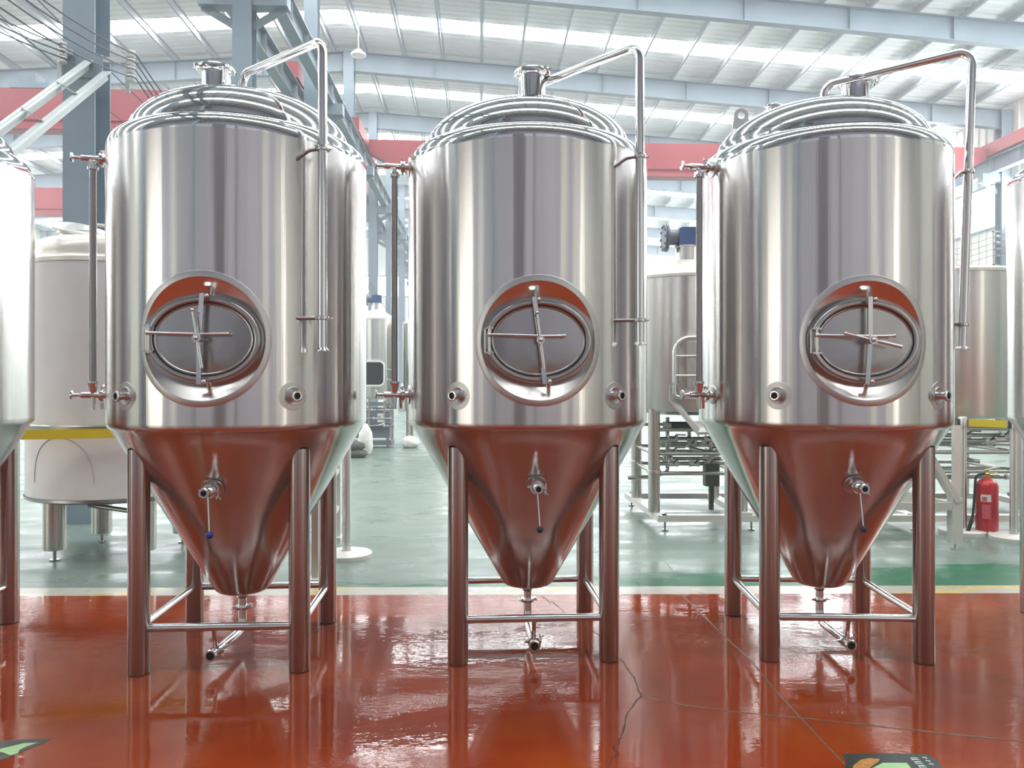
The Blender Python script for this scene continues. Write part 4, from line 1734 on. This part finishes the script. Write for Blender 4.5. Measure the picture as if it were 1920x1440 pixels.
manifold('steel pipes and valves under the vessel in the gap between the last two fermenters', 1.74, 2.52, 9.25, 3, (0.95, 0.78, 0.70, 0.88, 0.66))
manifold('crowded steel pipes and valves behind the red fire extinguisher', 4.2, 6.2, 9.0, 11, (1.0, 0.88, 0.62, 0.50, 0.95))
tr_ = thing('drip_tray', 'dark flat tray under the brewing vessel above the pipes', 'tray', CF(2.12, 8.95, 1.08), -R_(YAW))
m = MB()
m.box((0, 0, 0), (0.62, 0.5, 0.012))
for sx, sy, lx, ly in ((0, 0.25, 0.62, 0.012), (0, -0.25, 0.62, 0.012), (0.31, 0, 0.012, 0.5), (-0.31, 0, 0.012, 0.5)):
    m.box((sx, sy, 0.035), (lx, ly, 0.07))
m.build('tray_body', 'box_grey', tr_, smooth=False)
# pump box and hanging hose under the first vessel
pb = thing('control_box', 'small dark grey box below the pipes under the brewing vessel', 'box', CF(2.33, 9.0, 0.45), -R_(YAW))
m = MB()
m.box((0, 0, 0.09), (0.16, 0.14, 0.26))
m.box((0, -0.075, 0.10), (0.12, 0.012, 0.18))
m.box((0, 0, -0.18), (0.05, 0.05, 0.28))
m.build('box_body', 'box_grey', pb, smooth=False)
m = MB()
m.tube(fillet([CF(2.40, 8.55, 0.55), CF(2.43, 8.50, 0.40), CF(2.50, 8.45, 0.20), CF(2.50, 8.40, 0.185), CF(2.62, 8.40, 0.185)], 0.05, 5), 0.020, 10)
tag(m.build('drain_hose', 'hose_white'), 'pale hose hanging from the pipes onto the skid beam', 'hose')

# stair of the brewing platform
stt = thing('platform_stair', 'pale steel stair with grating treads beside the fermenter with the lifting lug', 'stair', CF(0, 0), -R_(YAW))
m = MB()
m.box((4.29, 7.45, 0.28), (0.10, 0.10, 0.44))
m.cyl((4.29, 7.45, 0.0), (4.29, 7.45, 0.06), 0.012, 8)
m.cyl((4.29, 7.45, 0.0), (4.29, 7.45, 0.012), 0.03, 12)
m.build('stair_post', 'white_base', stt, smooth=False)
for yy in (7.45, 8.10):
    m = MB()
    m.bar((4.30, yy, 0.46), (3.90, yy, 1.14), 0.05, 0.12, up=(0, 1, 0))
    m.build('stringer', 'white_base', stt, smooth=False)
    m = MB()
    m.box((4.30, yy, 0.84), (0.06, 0.05, 0.72))
    m.build('rail_post', 'steel_satin', stt, smooth=False)
for k, (xa, xb, zz) in enumerate(((3.62, 4.24, 0.42), (3.62, 4.06, 0.72), (3.62, 3.88, 1.02))):
    m = MB()
    for yy in (7.42, 8.12):
        m.box(((xa + xb) / 2, yy, zz), (xb - xa, 0.03, 0.07))
    for xx in (xa, xb):
        m.box((xx, 7.77, zz), (0.03, 0.70, 0.07))
    tr = m.build('tread_frame', 'white_base', stt, smooth=False)
    gr = MB()
    n = int((xb - xa) / 0.045)
    for i in range(n):
        gr.box((xa + 0.03 + i * 0.045, 7.77, zz + 0.02), (0.012, 0.66, 0.028))
    gr.build('tread_grating', 'white_base', tr, smooth=False)
m = MB()
m.box((3.62, 8.1, 0.5), (0.08, 0.08, 0.9))
m.cyl((3.62, 8.1, 0.0), (3.62, 8.1, 0.06), 0.012, 8)
m.build('stair_post', 'white_base', stt, smooth=False)

# far vessels in the first gap
LEG_F = [(-0.36, -0.36), (0.36, -0.36), (-0.36, 0.36), (0.36, 0.36)]
fv = vessel('far brewing vessel with a blue motor, in the gap beside the sight tube', (-3.58, 20.3), 0.52, 1.25, 3.27, 3.55, LEG_F, zleg=0.0, rleg=0.05)
hb = thing('inspection_hatch', 'dark glazed hatch with a pale rounded frame on the far vessel', 'hatch', CF(-3.62, 19.75), -R_(YAW))


def rrect(w_, h_, r, n=6):
    pts = []
    for cx, cz, a0 in ((w_ / 2 - r, h_ / 2 - r, 0), (-w_ / 2 + r, h_ / 2 - r, 90), (-w_ / 2 + r, -h_ / 2 + r, 180), (w_ / 2 - r, -h_ / 2 + r, 270)):
        for k in range(n + 1):
            a = R_(a0 + 90 * k / n)
            pts.append((cx + r * math.cos(a), cz + r * math.sin(a)))
    return pts


m = MB()
zc_ = 1.87
outer, inner = rrect(0.74, 0.66, 0.14), rrect(0.66, 0.58, 0.11)
m.rings([[Vector((a, 0.05, zc_ + b)) for a, b in outer], [Vector((a, -0.08, zc_ + b)) for a, b in outer], [Vector((a, -0.08, zc_ + b)) for a, b in inner], [Vector((a, -0.02, zc_ + b)) for a, b in inner]])
m.build('hatch_frame', 'paper_white', hb, sharp=30)
m = MB()
m.add([(a, -0.03, zc_ + b) for a, b in inner], [tuple(range(len(inner)))])
m.build('hatch_glass', 'glass_dark', hb, smooth=False)
m = MB()
m.cyl((0.37, -0.06, zc_ + 0.12), (0.56, -0.03, zc_ + 0.08), 0.02, 8)
m.cyl((0.37, -0.06, zc_ - 0.14), (0.56, -0.03, zc_ - 0.18), 0.02, 8)
m.build('hatch_arm', 'steel_pipe', hb)
vessel('far pale vessel with bracket fittings, half behind the middle fermenter', (-2.32, 20.2), 0.55, 0.9, 3.15, 3.5, LEG_F, zleg=0.0, rleg=0.05, mot=False)
manifold('dark pipes, pumps and valves standing under the far vessels', -4.1, -2.95, 18.95, 5, (0.95, 0.55, 0.75))
pk = thing('pump_unit', 'dark pump cabinet with a white notice under the far vessel', 'pump', CF(-3.55, 19.52), -R_(YAW))
m = MB()
m.box((0, 0, 0.62), (0.95, 0.4, 0.75))
m.box((0, 0, 0.12), (1.05, 0.5, 0.10))
m.box((0, 0, 1.08), (1.0, 0.45, 0.06))
m.cyl((-0.2, -0.30, 0.62), (-0.2, -0.18, 0.62), 0.16, 20)
m.build('pump_body', 'grey_motor', pk, smooth=False)
m = MB()
m.box((0.25, -0.21, 0.75), (0.16, 0.012, 0.22))
m.build('notice', 'paper_white', pk, smooth=False)


# sacks on the floor
def sack(label, pos, s, material, seed):
    random.seed(seed)
    bm = bmesh.new()
    bmesh.ops.create_icosphere(bm, subdivisions=3, radius=0.5)
    for v in bm.verts:
        p = v.co
        k = 1 + 0.10 * math.sin(7 * p.x + seed) * math.sin(6 * p.y + 2) + 0.05 * math.sin(17 * p.z + 9 * p.x)
        v.co = Vector((p.x * s[0] * k, p.y * s[1] * k, max(p.z * k, -0.36) * s[2]))
    zmin = min(v.co.z for v in bm.verts)
    for v in bm.verts:
        v.co.z -= zmin
    me = bpy.data.meshes.new('sack')
    bm.to_mesh(me); bm.free()
    me.polygons.foreach_set('use_smooth', [True] * len(me.polygons))
    me.materials.append(MATS[material])
    o = mesh_obj('sack', me, None, CF(*pos))
    tag(o, label, 'sack', 'filled sacks on the floor')


sack('big pale sack standing on the floor in the first gap', (-3.32, 17.4), (0.36, 0.4, 0.78), 'sack_white', 1)
sack('dark slumped sack lying in front of the big pale one', (-3.38, 16.75), (0.50, 0.4, 0.22), 'sack_dark', 2)
sack('second dark sack lying across the slumped one', (-3.42, 16.78, 0.165), (0.42, 0.36, 0.22), 'sack_dark', 4)
sack('small white sack lying alone by the middle fermenter', (-2.55, 19.35), (0.46, 0.4, 0.34), 'sack_white', 3)

# white ladder frame behind the fermenter with the blue knob
lf = thing('panel_frame', 'cream upright frame standing edge-on behind the fermenter with the blue knob', 'frame', CF(-1.61, 6.3), 0)
fa, fb = Vector((0, 0, 0)), CF(-1.81, 8.0) - CF(-1.61, 6.3)
for p in (fa, fb):
    m = MB()
    m.box((p.x, p.y, 0.56), (0.055, 0.05, 1.10))
    m.box((p.x, p.y, 0.01), (0.09, 0.22, 0.02))
    m.build('upright', 'cream_steel', lf, smooth=False)
for z in (0.32, 0.70, 1.08):
    m = MB()
    m.bar((fa.x, fa.y, z), (fb.x, fb.y, z), 0.035, 0.04)
    m.build('crossbar', 'cream_steel', lf, smooth=False)
